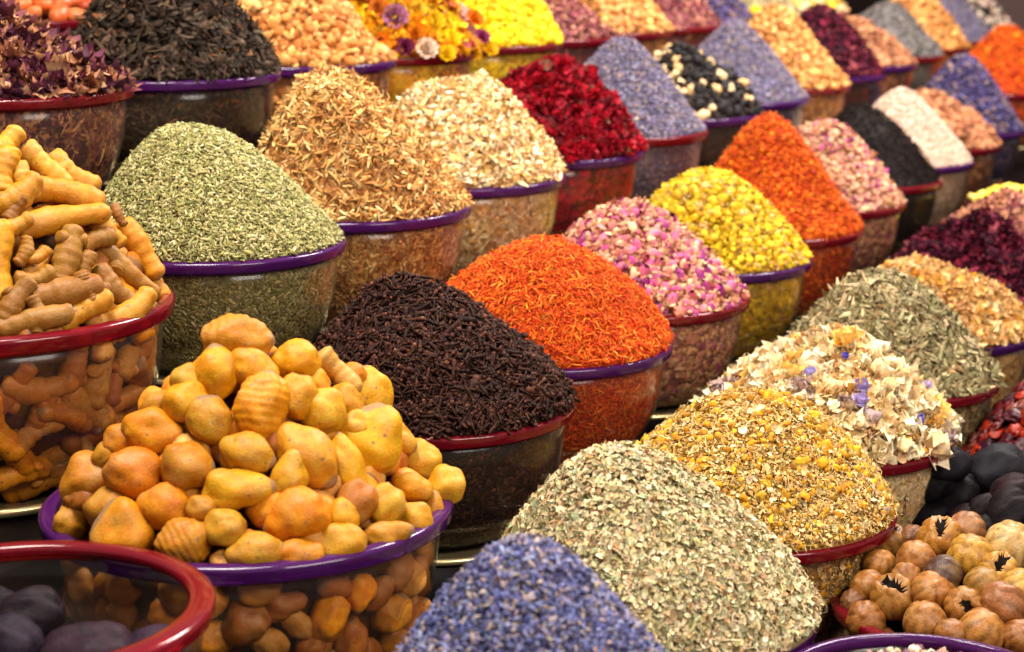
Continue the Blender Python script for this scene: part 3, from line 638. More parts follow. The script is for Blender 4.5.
def place(me, name, P, nrm, size, ang, color, label, cat, group, flatz=1.0, tilt=0, sxy=None):
    if name in ('black_dried_fruit', 'dark_plum'): color = tuple(np.array(color)*(.54, .43, .44))
    if name == 'turmeric_bulb': color = tuple(np.array(color)*(.85, .82, .34))
    if name == 'turmeric_finger': color = tuple(np.array(color)*(.84, .84, .56)) if color[0] > 200 else tuple(np.array(color)*(.76, .82, .50))
    """set one piece on a heap: its long axis turned by ang (degrees, seen from the front), z along the heap's normal"""
    n = Vector(nrm).normalized(); view = Vector(P).normalized()
    right = Vector((1, 0, 0)); up = right.cross(view).normalized()
    t = right*math.cos(math.radians(ang))+up*math.sin(math.radians(ang)); t = (t-n*t.dot(n)*.75).normalized()
    zz = (n-t*n.dot(t)).normalized(); yy = zz.cross(t)
    M = Matrix((t, yy, zz)).transposed().to_4x4()@Matrix.Rotation(tilt, 4, 'X')
    o = link(name, me); o.matrix_world = Matrix.Translation(Vector(P))@M@Matrix.Diagonal((size, size*(sxy or 1), size*flatz*(sxy or 1), 1))
    o.color = (*lin(color), 1); tag(o, label, cat, group); return o

CY, CO, CT, CP, CB = (236, 168, 20), (222, 140, 24), (206, 146, 70), (220, 172, 104), (168, 100, 44)   # yellow, ochre, tan, pale, brown
GPOS = (-.235, 1.622, -.522); GR = .183
bowl(GPOS, 'purple', 'the heap of turmeric bulbs', GR)
hg = Heap(GPOS, GR, .90, .38, .02, seed=3, edge=.93)
hgi = Heap((GPOS[0], GPOS[1], GPOS[2]-.012), GR, .78, .38, .02, seed=3, edge=.86)
pxm = lambda P, px: px*np.linalg.norm(P)/F
GB = 'turmeric bulbs heaped in the purple rimmed bowl'
BL = [  # x, y, long, short, angle, shape, colour, label
 (236, 340, 68, 44, 0, 'ringed', (214, 146, 60), 'ringed pale and orange turmeric bulb lying on top of the heap'),
 (217, 376, 54, 42, 95, 'pear', CY, 'bright yellow upright turmeric bulb just below the ringed top bulb'),
 (252, 370, 52, 46, -30, 'oval', (230, 160, 40), 'ochre turmeric bulb half hidden under the right of the top bulb'),
 (262, 408, 68, 50, 80, 'ringed', (234, 158, 24), 'large upright ringed orange yellow turmeric bulb near the middle top'),
 (187, 402, 46, 38, 10, 'round', CY, 'yellow lumpy turmeric bulb above the hollow one'),
 (153, 432, 60, 44, -5, 'hollow', (232, 152, 26), 'yellow turmeric bulb with a hollow dent in its face'),
 (210, 424, 48, 40, 100, 'pear', (206, 150, 50), 'ochre turmeric bulb with a pointed top beside the large ringed one'),
 (188, 380, 34, 30, 20, 'round', CP, 'pale turmeric bulb peeping out left of the bright upright one'),
 (158, 405, 34, 28, 30, 'oval', CT, 'tan turmeric bulb peeping out above the hollow one'),
 (125, 440, 40, 32, 10, 'round', CO, 'orange turmeric bulb peeping out left of the hollow one'),
 (244, 452, 56, 40, -20, 'pear', (222, 164, 84), 'pale tan turmeric bulb with pink blotches at the heap centre'),
 (186, 466, 52, 50, 0, 'round', (204, 138, 36), 'round ochre turmeric bulb with brown eyes below the hollow one'),
 (134, 473, 56, 44, -15, 'oval', (224, 134, 34), 'smooth orange oval turmeric bulb on the left slope'),
 (92, 480, 60, 52, 60, 'lumpy', (206, 136, 60), 'large tan lumpy turmeric bulb at the left side of the heap'),
 (112, 455, 40, 32, 30, 'oval', CT, 'tan turmeric bulb behind the smooth orange oval one'),
 (70, 523, 38, 34, 0, 'knob', (206, 146, 56), 'small ochre knobbly turmeric bulb nearest the left end of the rim'),
 (85, 500, 40, 28, 0, 'oval', CB, 'brown turmeric bulb tucked behind the left end bulbs'),
 (107, 508, 46, 40, 40, 'round', (198, 140, 72), 'dull tan turmeric bulb between the left lumpy and the spotted one'),
 (128, 537, 58, 50, -35, 'lumpy', (226, 154, 40), 'yellow turmeric bulb with a dark spot by the front left rim'),
 (162, 507, 56, 46, -10, 'pear', (224, 142, 28), 'orange turmeric bulb with dark scars below the round ochre one'),
 (184, 542, 54, 52, 30, 'ringed', (214, 146, 74), 'round ringed pinkish tan turmeric bulb by the front rim'),
 (225, 528, 40, 36, 0, 'round', (218, 164, 78), 'small pale round turmeric bulb behind the front rim'),
 (252, 553, 58, 38, 8, 'pear', (218, 162, 96), 'pinkish pale turmeric bulb tapering to the left at the front rim'),
 (234, 490, 72, 46, 5, 'lumpy', (232, 172, 44), 'large light yellow wrinkled turmeric bulb left of the smooth orange one'),
 (202, 508, 30, 24, 0, 'round', CT, 'tiny tan turmeric bulb between larger ones at the front left'),
 (296, 361, 50, 38, 5, 'oval', CY, 'yellow oval turmeric bulb at the upper right shoulder'),
 (318, 382, 28, 24, -60, 'round', CY, 'small yellow turmeric knob under the upper right oval'),
 (297, 397, 44, 38, 80, 'oval', (226, 162, 26), 'ochre yellow turmeric bulb right of the large upright ringed one'),
 (323, 411, 46, 44, 0, 'round', (226, 176, 74), 'round tan and yellow turmeric bulb on the right slope'),
 (346, 402, 40, 34, -50, 'round', (216, 156, 60), 'freckled ochre turmeric bulb behind the round tan one'),
 (370, 396, 52, 46, 115, 'pear', (234, 178, 40), 'yellow turmeric bulb with a pointed top at the right shoulder'),
 (303, 452, 76, 52, -48, 'pear', (226, 162, 78), 'large smooth pale turmeric bulb tapering to the lower right'),
 (347, 466, 64, 34, -68, 'oval', (236, 176, 22), 'long yellow turmeric bulb hanging down the slope'),
 (372, 447, 66, 56, -70, 'lumpy', (240, 182, 18), 'largest bright yellow many lobed turmeric bulb'),
 (354, 426, 36, 28, 30, 'round', (230, 170, 40), 'yellow turmeric knob above the bright many lobed one'),
 (397, 438, 38, 34, -30, 'lumpy', (224, 164, 60), 'ochre turmeric bulb right behind the many lobed one'),
 (421, 461, 42, 38, -20, 'round', (224, 172, 88), 'pale round turmeric bulb with a stem scar on the right slope'),
 (446, 485, 40, 36, 60, 'round', (226, 176, 70), 'round pale yellow turmeric bulb farthest right on the rim'),
 (412, 488, 40, 30, -10, 'oval', (230, 162, 30), 'yellow turmeric bulb with cut brown faces by the right rim'),
 (384, 507, 44, 38, 60, 'oval', (218, 164, 50), 'ochre oblong turmeric bulb left of the small round rim bulb'),
 (415, 520, 36, 34, 0, 'round', (218, 160, 60), 'round ochre turmeric bulb touching the right front rim'),
 (434, 508, 34, 22, 100, 'oval', CT, 'narrow tan turmeric bulb between two round ones at the right rim'),
 (382, 537, 46, 28, -15, 'knob', (206, 146, 50), 'flat ochre turmeric bulb lying along the right front rim'),
 (298, 517, 66, 52, 25, 'oval', (234, 148, 16), 'big smooth orange yellow oval turmeric bulb in the front'),
 (342, 516, 36, 34, -40, 'round', (234, 170, 20), 'yellow turmeric knob at the right end of the big orange oval'),
 (341, 545, 52, 42, 5, 'round', (216, 160, 36), 'yellow brown dimpled turmeric bulb at the front rim'),
 (288, 481, 48, 36, 40, 'knob', (226, 170, 64), 'small pale turmeric bulb with a thumb like knob'),
 (298, 556, 50, 34, 5, 'oval', (220, 142, 32), 'orange turmeric bulb low at the front rim, left of the dimpled one'),
 (356, 503, 44, 36, 60, 'oval', (188, 116, 40), 'dull brown turmeric bulb in the gap on the lower right'),
 (352, 375, 30, 22, 20, 'oval', CO, 'ochre turmeric bulb peeping out beside the pale finger'),
]
for i, (x, y, a, b_, ang, sh, c, lab) in enumerate(BL):
    P, n = hg.hit(x, y); d = pxm(P, 1); v = ray(x, y)
    P = P+v*(b_*d*.18)
    place(BULB[sh][i % 3], 'turmeric_bulb', P, -v*.8+n*.45, a*d*1.08, ang, c, lab, 'turmeric bulb', GB, 1.0, 0, min(1.2, max(.8, (b_/a)/{'round': .92, 'oval': .65, 'lumpy': .76, 'ringed': .69, 'pear': .72, 'knob': .82, 'hollow': .78}[sh])))
P, n = hg.hit(338, 373); place(FING[1], 'turmeric_finger', P, n, .052, -38, (214, 164, 110), 'small pale turmeric finger with a dark tip stuck in the bulb heap', 'turmeric root', GB)
def fill(hp, meshes, name, n, size, palette, label, cat, group, wall=0, wlabel=None, mind=.7, dropoff=0, inner=None, front=True, wd=.42):
    """more of the same pieces: on an inner layer, and against the clear wall"""
    pts = []
    def add(P, Nn, sz, lab):
        for q in range(len(P)):
            s_ = sz*rng.uniform(.8, 1.2)
            if any(np.linalg.norm(P[q]-o_) < mind*(s_+s2)/2 for o_, s2 in pts): continue
            M = frames(Nn[q:q+1], .35)[0]; X = hp.pos+P[q]
            if P[q][2] < .0 and lab == wlabel:
                ends = [P[q]+M[:, 0]*s_*.5*k_ for k_ in (-1, 1)]
                if any(np.hypot(e_[0], e_[1]) > (float(wall_r(min(e_[2]/hp.R, 0)))-WT)*hp.R-.11*s_ or e_[2] > -.01*hp.R for e_ in ends): continue
            pts.append((P[q], s_)); me = meshes[rng.integers(len(meshes))]
            o = link(name, me); o.matrix_world = Matrix.Translation(Vector(X))@Matrix(M.tolist()).to_4x4()@Matrix.Diagonal((s_, s_, s_, 1))
            c = np.array(palette[rng.integers(len(palette))], float)*rng.uniform(.88, 1.06); o.color = (*lin(np.clip(c, 0, 255)), 1)
            tag(o, lab, cat, group)
            if len(pts) >= cap: return
    cap = n; src = inner or hp; P, Nn = src.sample(n*12); k = np.cos(np.arctan2(P[:, 1], P[:, 0])-hp.phc) > (-.5 if front else -2); P, Nn = P[k], Nn[k]; P = P+(src.pos-hp.pos)-Nn*dropoff; add(P, Nn, size, label)
    if wall:
        cap = len(pts)+wall; P, Nn = hp.sample_wall(wall*80); k = (np.cos(np.arctan2(P[:, 1], P[:, 0])-hp.phc) > 0) & (P[:, 2] > -.82*hp.R) & (P[:, 2] < -.07*hp.R); P, Nn = P[k], Nn[k]
        add(P-Nn*size*wd, Nn, size, wlabel)
    return pts
allb = [m_ for k in ('round', 'oval', 'lumpy', 'pear') for m_ in BULB[k]]
fill(hgi, allb, 'turmeric_bulb', 60, .040, [CO, CT, CB, (206, 136, 40)], 'turmeric bulb in the gaps of the purple rimmed bowl, mostly hidden', 'turmeric bulb', GB, wall=70, wlabel='turmeric bulb seen through the clear side of the purple rimmed bowl', mind=.60, wd=.3)
# filler core so no gap looks through; its dark colour stands in for shade
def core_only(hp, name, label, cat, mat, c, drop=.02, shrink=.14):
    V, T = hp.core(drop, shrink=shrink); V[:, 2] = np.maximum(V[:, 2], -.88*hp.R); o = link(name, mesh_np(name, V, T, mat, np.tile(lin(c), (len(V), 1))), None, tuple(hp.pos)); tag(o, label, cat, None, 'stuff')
core_only(hgi, 'turmeric_shade_core', 'filler core inside the purple rimmed bowl, coloured dark for shaded gaps', 'turmeric', M_dry, (96, 54, 20))

# turmeric fingers
TPOS = (-.520, 1.825, -.383); TR = .187
bowl(TPOS, 'red', 'the heap of turmeric fingers', TR)
ht = Heap(TPOS, TR, .93, .45, .02, seed=5, edge=.93); hti = Heap((TPOS[0], TPOS[1], TPOS[2]-.012), TR, .80, .45, .02, seed=5, edge=.86)
FG = 'turmeric fingers heaped in the red rimmed bowl'
FL = [
 (6, 150, 52, 58, 0, (232, 166, 30), 'bright yellow turmeric finger at the top of the heap by the left edge'),
 (8, 172, 50, 75, 1, (230, 160, 34), 'yellow upright turmeric finger just below the top one'),
 (29, 180, 40, -72, 2, (224, 166, 70), 'short pale turmeric finger pointing down near the top'),
 (46, 168, 60, -42, 3, (226, 170, 78), 'pale yellow turmeric finger slanting down to the right near the top'),
 (75, 172, 56, -22, 5, (222, 154, 58), 'thick turmeric finger at the upper right shoulder'),
 (12, 190, 58, 36, 4, (216, 150, 54), 'tan yellow turmeric finger rising to the right at the left edge'),
 (64, 197, 78, 2, 1, (222, 152, 46), 'long level turmeric finger with blunt ends'),
 (62, 221, 94, 18, 0, (228, 158, 56), 'longest turmeric finger, rising to the right below the level one'),
 (10, 222, 42, 22, 2, (212, 148, 60), 'turmeric finger with a grey cut end at the left edge'),
 (17, 206, 36, 60, 3, CB, 'brown turmeric finger in the gap at the upper left'),
 (108, 226, 48, -52, 4, (226, 156, 50), 'yellow turmeric finger hanging at the right side under the longest one'),
 (120, 215, 24, -80, 2, (176, 106, 60), 'brown turmeric finger end peeping out at the right side'),
 (66, 255, 62, 72, 8, (192, 124, 66), 'fat brown turmeric root with side knobs in the middle'),
 (98, 243, 40, 26, 1, (188, 118, 60), 'short brown turmeric finger pointing right in the middle'),
 (127, 266, 84, -28, 6, (196, 126, 62), 'long brown turmeric finger sloping down to the right with a knob'),
 (139, 250, 66, -50, 0, (228, 152, 40), 'slender yellow turmeric finger down the right edge'),
 (160, 291, 36, -68, 7, (224, 158, 42), 'yellow knobbly turmeric finger end by the right rim'),
 (118, 285, 54, -36, 2, (176, 108, 54), 'brown turmeric finger tucked under the long knobbed one'),
 (122, 308, 72, 33, 4, (222, 158, 66), 'dusty yellow turmeric finger with a grey tip by the right front rim'),
 (84, 310, 62, 32, 3, (224, 158, 58), 'yellow turmeric finger with a grey cut face by the front rim'),
 (34, 322, 76, 18, 7, (186, 120, 66), 'brown thin turmeric finger lying along the front left rim'),
 (66, 291, 72, 18, 8, (180, 108, 52), 'brown branching turmeric root left of centre'),
 (88, 268, 34, 70, 1, (180, 112, 60), 'small brown upright turmeric piece right of the fat knobbed root'),
 (17, 302, 54, 60, 9, (176, 108, 60), 'forked brown turmeric root at the lower left'),
 (35, 311, 30, -70, 1, (170, 104, 60), 'short brown turmeric nub left of the front rim fingers'),
 (34, 273, 38, 18, 5, (196, 128, 54), 'short ochre turmeric finger left of the fat knobbed root'),
 (4, 262, 82, 88, 1, (230, 162, 28), 'long upright yellow turmeric finger cut by the left edge'),
 (21, 250, 30, 70, 4, (196, 122, 46), 'ochre turmeric piece in the gap at the left'),
 (38, 254, 24, 30, 2, (218, 140, 32), 'small orange turmeric piece in the gap left of the fat root'),
 (94, 291, 34, 15, 0, (176, 104, 52), 'small brown turmeric finger end above the front rim fingers'),
 (148, 311, 24, 40, 3, (176, 104, 62), 'little brown turmeric nub touching the right rim'),
]
for (x, y, a, ang, mi, c, lab) in FL:
    P, n = ht.hit(x, y); d = pxm(P, 1); v = ray(x, y); P = P+v*(a*.05*d); w_ = 1.0 if mi >= 8 else min(1.2, max(.62, 25/(a*.40)))
    place(FING[mi], 'turmeric_finger', P, n-v*.5, a*d*1.05, ang, c, lab, 'turmeric root', FG, sxy=w_)
fill(hti, FING, 'turmeric_finger', 75, .062, [CB, CT, CO, (190, 120, 50)], 'turmeric finger in the gaps of the red rimmed bowl, mostly hidden', 'turmeric root', FG, wall=60, wlabel='turmeric finger seen through the clear side of the red rimmed bowl', mind=.40, wd=.22)
core_only(hti, 'turmeric_shade_core', 'filler core inside the red rimmed bowl, coloured dark for shaded gaps', 'turmeric', M_dry, (84, 46, 20))

# dried limes, black limes and red fruit on the lowest tier
LP = slot(0, 1); LP = (.458, 1.737, -.66); bowl(LP, 'red', 'tan dried limes')
hl = Heap(LP, R15, .42, .9, .01, seed=8, edge=.93); LG = 'tan dried limes heaped in the red rimmed bowl'
LL = [(890, 541, 36, 1, (196, 126, 66), 'cracked dried lime at the top left with a star shaped dark hole'), (880, 566, 34, 0, (194, 118, 56), 'dried lime below the star holed one at the left'),
 (868, 588, 36, 0, (186, 110, 52), 'dried lime at the left edge behind the big split one'), (894, 597, 46, 1, (186, 116, 54), 'large split dried lime with dark pulp at the front left'),
 (916, 560, 38, 0, (184, 110, 60), 'smooth brown dried lime right of the star holed one'), (912, 540, 30, 0, (150, 84, 56), 'small reddish dried lime at the back left'),
 (940, 538, 44, 1, (200, 126, 56), 'ribbed dried lime with a big black opening at the back'), (967, 530, 36, 0, (178, 110, 80), 'pinkish dried lime at the back middle'),
 (970, 556, 44, 0, (214, 144, 62), 'bright ochre ribbed dried lime, lightest of the middle ones'), (1010, 546, 48, 0, (222, 170, 122), 'pale beige dried lime at the back right, largest'),
 (943, 576, 40, 0, (92, 54, 50), 'dark chocolate brown dried lime in the middle'), (933, 592, 42, 0, (196, 116, 58), 'ribbed orange brown dried lime below the dark one'),
 (907, 579, 32, 0, (180, 108, 54), 'small dried lime tucked behind the large split one'), (984, 586, 38, 0, (176, 118, 58), 'olive brown dried lime right of the dark one'),
 (998, 571, 38, 1, (212, 142, 66), 'cracked yellowish dried lime by the pale beige one'), (1020, 590, 42, 0, (218, 158, 80), 'yellow tan dried lime at the right edge'),
 (925, 622, 42, 0, (184, 112, 62), 'round plain dried lime at the front by the purple rim'), (965, 607, 40, 1, (186, 112, 56), 'dried lime with a ragged crack in the front middle'),
 (1001, 606, 50, 0, (170, 98, 62), 'large reddish brown wrinkled dried lime at the right'), (982, 632, 46, 0, (196, 122, 66), 'strongly ribbed dried lime with a stem tip at the front'),
 (866, 620, 38, 0, (178, 104, 56), 'dried lime lying against the left rim at the front'), (854, 602, 26, 0, (150, 88, 62), 'small dull dried lime squeezed at the left rim'),
 (952, 636, 34, 0, (170, 100, 54), 'dried lime half hidden behind the front purple rim'), (1020, 638, 36, 0, (176, 104, 60), 'dried lime in the lower right corner')]
for i, (x, y, s_, cr_, c, lab) in enumerate(LL):
    P, n = hl.hit(x, y); d = pxm(P, 1); v = ray(x, y); P = P+v*(s_*d*.15)
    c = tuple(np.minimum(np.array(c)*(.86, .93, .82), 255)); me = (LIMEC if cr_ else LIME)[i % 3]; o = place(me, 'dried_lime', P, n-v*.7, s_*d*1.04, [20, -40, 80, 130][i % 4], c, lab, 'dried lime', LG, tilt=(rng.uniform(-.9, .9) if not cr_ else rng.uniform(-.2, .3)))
hli = Heap((LP[0], LP[1], LP[2]-.024), R15, .40, .9, .01, seed=8, edge=.86)
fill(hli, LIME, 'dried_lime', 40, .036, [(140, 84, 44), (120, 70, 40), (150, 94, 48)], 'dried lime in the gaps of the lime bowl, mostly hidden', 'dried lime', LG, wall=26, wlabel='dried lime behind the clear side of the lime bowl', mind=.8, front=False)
core_only(hli, 'lime_shade_core', 'filler core inside the dried lime bowl, coloured dark for shaded gaps', 'dried lime', M_dry, (40, 22, 14), .02)
BP = slot(0, 2.05); bowl(BP, 'red', 'large black dried fruits'); hb = Heap(BP, R15, .50, .9, .01, seed=9, edge=.93); BG = 'black dried fruits behind the dried limes'
for i, (x, y, s_, ang, c, lab) in enumerate([(949, 465, 40, 30, (44, 44, 54), 'black fruit with a folded hollow at the upper left of its heap'), (996, 471, 60, -12, (46, 50, 62), 'large bluish black fruit nearest the red fruit'),
 (951, 496, 56, 5, (40, 36, 42), 'big rounded black fruit at the left of its heap'), (984, 488, 40, -10, (48, 42, 46), 'black fruit in the middle behind the big rounded one'),
 (1014, 492, 40, 10, (74, 52, 56), 'brownish black fruit at the right edge'), (1010, 512, 48, 30, (46, 38, 42), 'plump black fruit at the right just above the pale lime'),
 (985, 510, 34, 50, (52, 44, 48), 'smaller round black fruit left of the plump one'), (926, 516, 56, -20, (30, 26, 30), 'very dark fruit beside the chamomile bowl'),
 (966, 523, 40, 5, (62, 42, 46), 'black fruit sliver just above the ribbed lime'), (986, 532, 34, 20, (38, 36, 44), 'black fruit touching the dried limes'), (935, 482, 44, 60, (36, 32, 38), 'black fruit behind the big rounded one at the left'), (1030, 470, 46, 0, (44, 42, 50), 'black fruit cut by the right edge')]):
    P, n = hb.hit(x, y); d = pxm(P, 1); v = ray(x, y); P = P+v*(s_*d*.12); place(PLUM[i % 4], 'black_dried_fruit', P, n-v*.5, s_*d*1.15, ang, c, lab, 'dried fruit', BG)
hbi = Heap((BP[0], BP[1], BP[2]-.02), R15, .46, .9, .01, seed=9, edge=.86)
fill(hbi, PLUM, 'black_dried_fruit', 34, .044, [(40, 36, 42), (48, 42, 50)], 'black fruit in the gaps of its bowl, mostly hidden', 'dried fruit', BG, wall=18, wlabel='black fruit behind the clear side of its bowl', mind=.75, front=False)
core_only(hbi, 'black_fruit_shade_core', 'filler core inside the black fruit bowl, coloured dark for shaded gaps', 'dried fruit', M_dry, (14, 12, 14), .02)
RP = slot(0, 3.1); RP = (RP[0]-.055, RP[1]-.01, RP[2]); bowl(RP, 'red', 'glossy red and plum dried fruit'); hr = Heap(RP, R15, .80, .9, .02, seed=10, edge=.94)
M_red = root_mat('red_fruit_skin', dark=(.06, .01, .01), spots=.3, hue2=(.7, .4, .4), rough=.3, ringscale=-1); M_red.node_tree.nodes['Principled BSDF'].inputs['Specular IOR Level'].default_value = .35
REDF = []
for i in range(4):
    V, T = ICO[3]; D = V*2; k = np.array([1+.6*n3(d, 1.6, i+30)+.25*n3(d, 4, i+30) for d in D]); REDF.append(mesh_np('red_dried_fruit', D*.5*k[:, None]*np.array([1.1, .85, .42]), T, M_red))
fill(hr, REDF, 'red_dried_fruit', 250, .023, [(104, 16, 20), (74, 16, 32), (54, 14, 30), (160, 44, 16), (92, 14, 22), (130, 70, 56)], 'glossy red or plum dried fruit piece in the heap at the right edge', 'dried fruit', 'red dried fruit pieces at the right edge', wall=30, wlabel='red dried fruit piece behind the clear side of its bowl', mind=.46, dropoff=.003, front=False)
core_only(hr, 'red_fruit_shade_core', 'filler core beneath the red dried fruit, coloured dark for shaded gaps', 'dried fruit', M_dry, (50, 12, 16), .012)

# small pale flowers low inside the front right bowl
PP = (.325, 1.40, -.605); bowl(PP, 'purple', 'a few pale crumbs, at the bottom right', .118)
PP2 = slot(0, 0)
# nearest bowl, lower left: dark plums in an almost empty clear bowl
QP = (-.372, 1.335, -.512); bowl(QP, 'wide red', 'dark plums in the lower left corner')
for i, (x, y, s_, z, lab) in enumerate([(30, 614, 62, -.535, 'round dark plum farthest back in the lower left bowl'), (10, 644, 66, -.535, 'bluish plum nearest the left edge in the lower left bowl'),
                        (92, 658, 84, -.545, 'wide purple plum in the middle of the lower left bowl'), (158, 652, 62, -.545, 'purple plum with a bluish bloom at the right of the lower left bowl'), (-6, 608, 44, -.54, 'small dark plum cut by the left edge'), (60, 690, 70, -.56, 'plum below the bottom edge of the photo')][:5]):
    v = ray(x, y); P = v*(z/v[2]); d = pxm(P, 1); place(PLUM[(i+1) % 4], 'dark_plum', P, (0, -.3, 1), s_*d*1.1, [10, -30, 5, 15, 60][i], [(58, 48, 62), (66, 58, 84), (84, 62, 84), (88, 74, 104), (50, 42, 50)][i], lab, 'plum', 'dark plums in the lower left bowl')
hq = Heap((QP[0], QP[1], QP[2]-.075), .11, .12, 1.2, .0, seed=2)
for j, (dx, dy) in enumerate([(0, 0), (.05, .01), (-.05, .02), (.02, .055), (-.03, -.05), (.045, -.045), (-.075, -.03), (-.02, .09)]):
    o = link('dark_plum', PLUM[j % 4]); o.location = (QP[0]+dx*1.1, QP[1]+dy*1.1, QP[2]-.085); o.scale = (.056, .056, .056); o.rotation_euler = (j, j*2, j*3); o.color = (*lin((60, 50, 66)), 1)
    tag(o, 'dark plum at the bottom of the lower left bowl, under the others', 'plum', 'dark plums in the lower left bowl')

# ------------------------------------------------------------------ countable flowers
def set_on(hp, me_list, name, n, size, label, cat, group, mind=.75, tilt=.5, drop=.3, colors=None, up=0):
    pts = []; P, Nn = hp.sample(n*40); k = np.cos(np.arctan2(P[:, 1], P[:, 0])-hp.phc) > -.45; P, Nn = P[k], Nn[k]
    for q in range(len(P)):
        s_ = size*math.exp(rng.normal(0, .14))
        if any(np.linalg.norm(P[q]-o_) < mind*(s_+s2)/2 for o_, s2 in pts): continue
        pts.append((P[q], s_)); X = hp.pos+P[q]-Nn[q]*s_*drop+Nn[q]*up; M = frames(Nn[q:q+1], tilt)[0]
        o = link(name, me_list[rng.integers(len(me_list))]); o.matrix_world = Matrix.Translation(Vector(X))@Matrix(M.tolist()).to_4x4()@Matrix.Scale(s_, 4)
        o.color = (*lin(colors[rng.integers(len(colors))]), 1) if colors else (1, 1, 1, 1); tag(o, label, cat, group)
        if len(pts) >= n: break
def obj_tint(base, name):
    """flower material whose vertex colours are multiplied by the object's own colour"""
    m = base.copy(); m.name = name; nt = m.node_tree; next(n for n in nt.nodes if n.type == 'TEX_NOISE').inputs['Scale'].default_value = 7; b = nt.nodes['Principled BSDF']; src = b.inputs['Base Color'].links[0].from_socket
    oi = N(nt, 'ShaderNodeObjectInfo'); mx = N(nt, 'ShaderNodeMix', data_type='RGBA', blend_type='MULTIPLY'); mx.inputs[0].default_value = 1
    nt.links.new(src, mx.inputs[6]); nt.links.new(oi.outputs['Color'], mx.inputs[7]); nt.links.new(mx.outputs[2], b.inputs['Base Color']); return m
M_ft = obj_tint(M_flow, 'tinted_flower')
def rosebud_mesh(seed):
    g = np.random.default_rng(seed); parts = []; C = []
    V, T = ICO[2]; D = V*2; V = D*.5*np.array([.32, .32, .40])[None]*(1.0); V[:, 2] *= np.where(D[:, 2] > 0, 1.2, 1); parts.append((V, T))
    C.append(np.where((D[:, 2] > .2)[:, None], lin((214, 96, 160)), lin((200, 156, 96))))
    for i in range(6):                                   # wrapped petals
        a0 = i*1.05+g.uniform(0, .4); n = 5; VV = []; CC = []
        for u in range(n):
            for w in range(n):
                s = u/(n-1); a = a0+(w/(n-1)-.5)*2.3; r = (.215+.012*(i % 3))*math.sin(math.pi*(.28+(.60-.05*(i % 2))*s)); z = -.20+.56*s-.10*((w/(n-1)-.5)*2)**2*s
                VV.append((r*math.cos(a), r*math.sin(a), z)); CC.append(lin((226, 160, 150))*(1-s)+lin((200, 106, 164))*s)
        TT = [(u*n+w, u*n+w+1, (u+1)*n+w+1) for u in range(n-1) for w in range(n-1)]+[(u*n+w, (u+1)*n+w+1, (u+1)*n+w) for u in range(n-1) for w in range(n-1)]
        parts.append((np.array(VV), np.array(TT))); C.append(np.array(CC))
    V, T = merge(parts); return mesh_np('rosebud', V*1.5, T, M_ft, np.vstack(C))
ROSE = [rosebud_mesh(i) for i in range(4)]
set_on(h_rose, ROSE, 'rosebud', 210, .0225, 'small dried pink rosebud in the heap between the orange threads and the yellow flowers', 'rosebud', 'whole pink rosebuds heaped in the red rimmed bowl', mind=.62, tilt=1.6, drop=.1,
       colors=[(255, 232, 232), (240, 200, 210), (214, 130, 205), (235, 210, 175), (180, 96, 190), (225, 190, 150), (205, 165, 140), (250, 222, 214), (236, 180, 214)])
def crumple(seed, sub, a1, a2, sc, mat, name, base, tip=None):
    V, T = ICO[sub]; D = V*2; k = np.array([1+a1*n3(d, 1.3, seed)+a2*abs(n3(d, 3.2, seed))+a2*.4*n3(d, 8, seed) for d in D])
    c = np.clip((k-.9)*2.2, 0, 1)[:, None]; C = lin(base)*(1-c)+lin(tip or base)*c
    return mesh_np(name, D*.5*k[:, None]*np.array(sc), T, mat, C)
COCK = []
for s_ in range(4):
    parts = []; C = []; g = np.random.default_rng(s_+300)
    for i in range(16):
        V, T = t_petal(s_*31+i+5, 1.1); e_ = g.uniform(.1, 1.5); Rm = np.array((Euler((g.uniform(-.8, .8), -e_, g.uniform(0, 6.28))).to_matrix())); V = V*np.array([1, 1.25, 1.0])+np.random.default_rng(i).normal(0, .02, V.shape)
        parts.append(((V*g.uniform(.45, .65)+np.array([.16, 0, 0]))@Rm.T*np.array([1, .85, .8]), T)); C.append(np.tile(lin([(196, 10, 42), (164, 6, 32), (208, 24, 54), (130, 4, 22)][i % 4]), (len(V), 1)))
    V, T = t_blob(s_, 2, .2, (.6, .5, .4)); parts.append((V, T)); C.append(np.tile(lin((100, 2, 16)), (len(V), 1)))
    V, T = merge(parts); COCK.append(mesh_np('cockscomb_flower', V, T, M_ft, np.vstack(C)))
set_on(h_red, COCK, 'cockscomb_flower', 84, .036, 'crimson crumpled flower head in the heap between cream flowers and lavender', 'dried flower', 'crimson flower heads in the purple rimmed bowl', mind=.62, tilt=.8, drop=.05,
       colors=[(255, 255, 255), (230, 220, 220), (255, 235, 235), (200, 190, 190)])
CREAMF = []
for s in range(5):           # papery crumpled blossoms
    parts = []; C = []; g = np.random.default_rng(s+9)
    for i in range(7):
        V, T = t_petal(s*11+i, .9); a = g.uniform(0, 6.28); e_ = g.uniform(.2, 1.2); Rm = np.array((Euler((g.uniform(-.6, .6), -e_, a)).to_matrix()))
        parts.append(((V*g.uniform(.5, .85)+np.array([.28, 0, 0]))@Rm.T*.8, T)); C.append(np.tile(lin((252, 240, 214) if i % 3 else (248, 228, 186)), (len(V), 1)))
    V, T = t_blob(s, 2, .2, (.3, .3, .25)); parts.append((V, T)); C.append(np.tile(lin((232, 170, 30)), (len(V), 1)))
    V, T = merge(parts); CREAMF.append(mesh_np('cream_blossom', V, T, M_ft, np.vstack(C)))
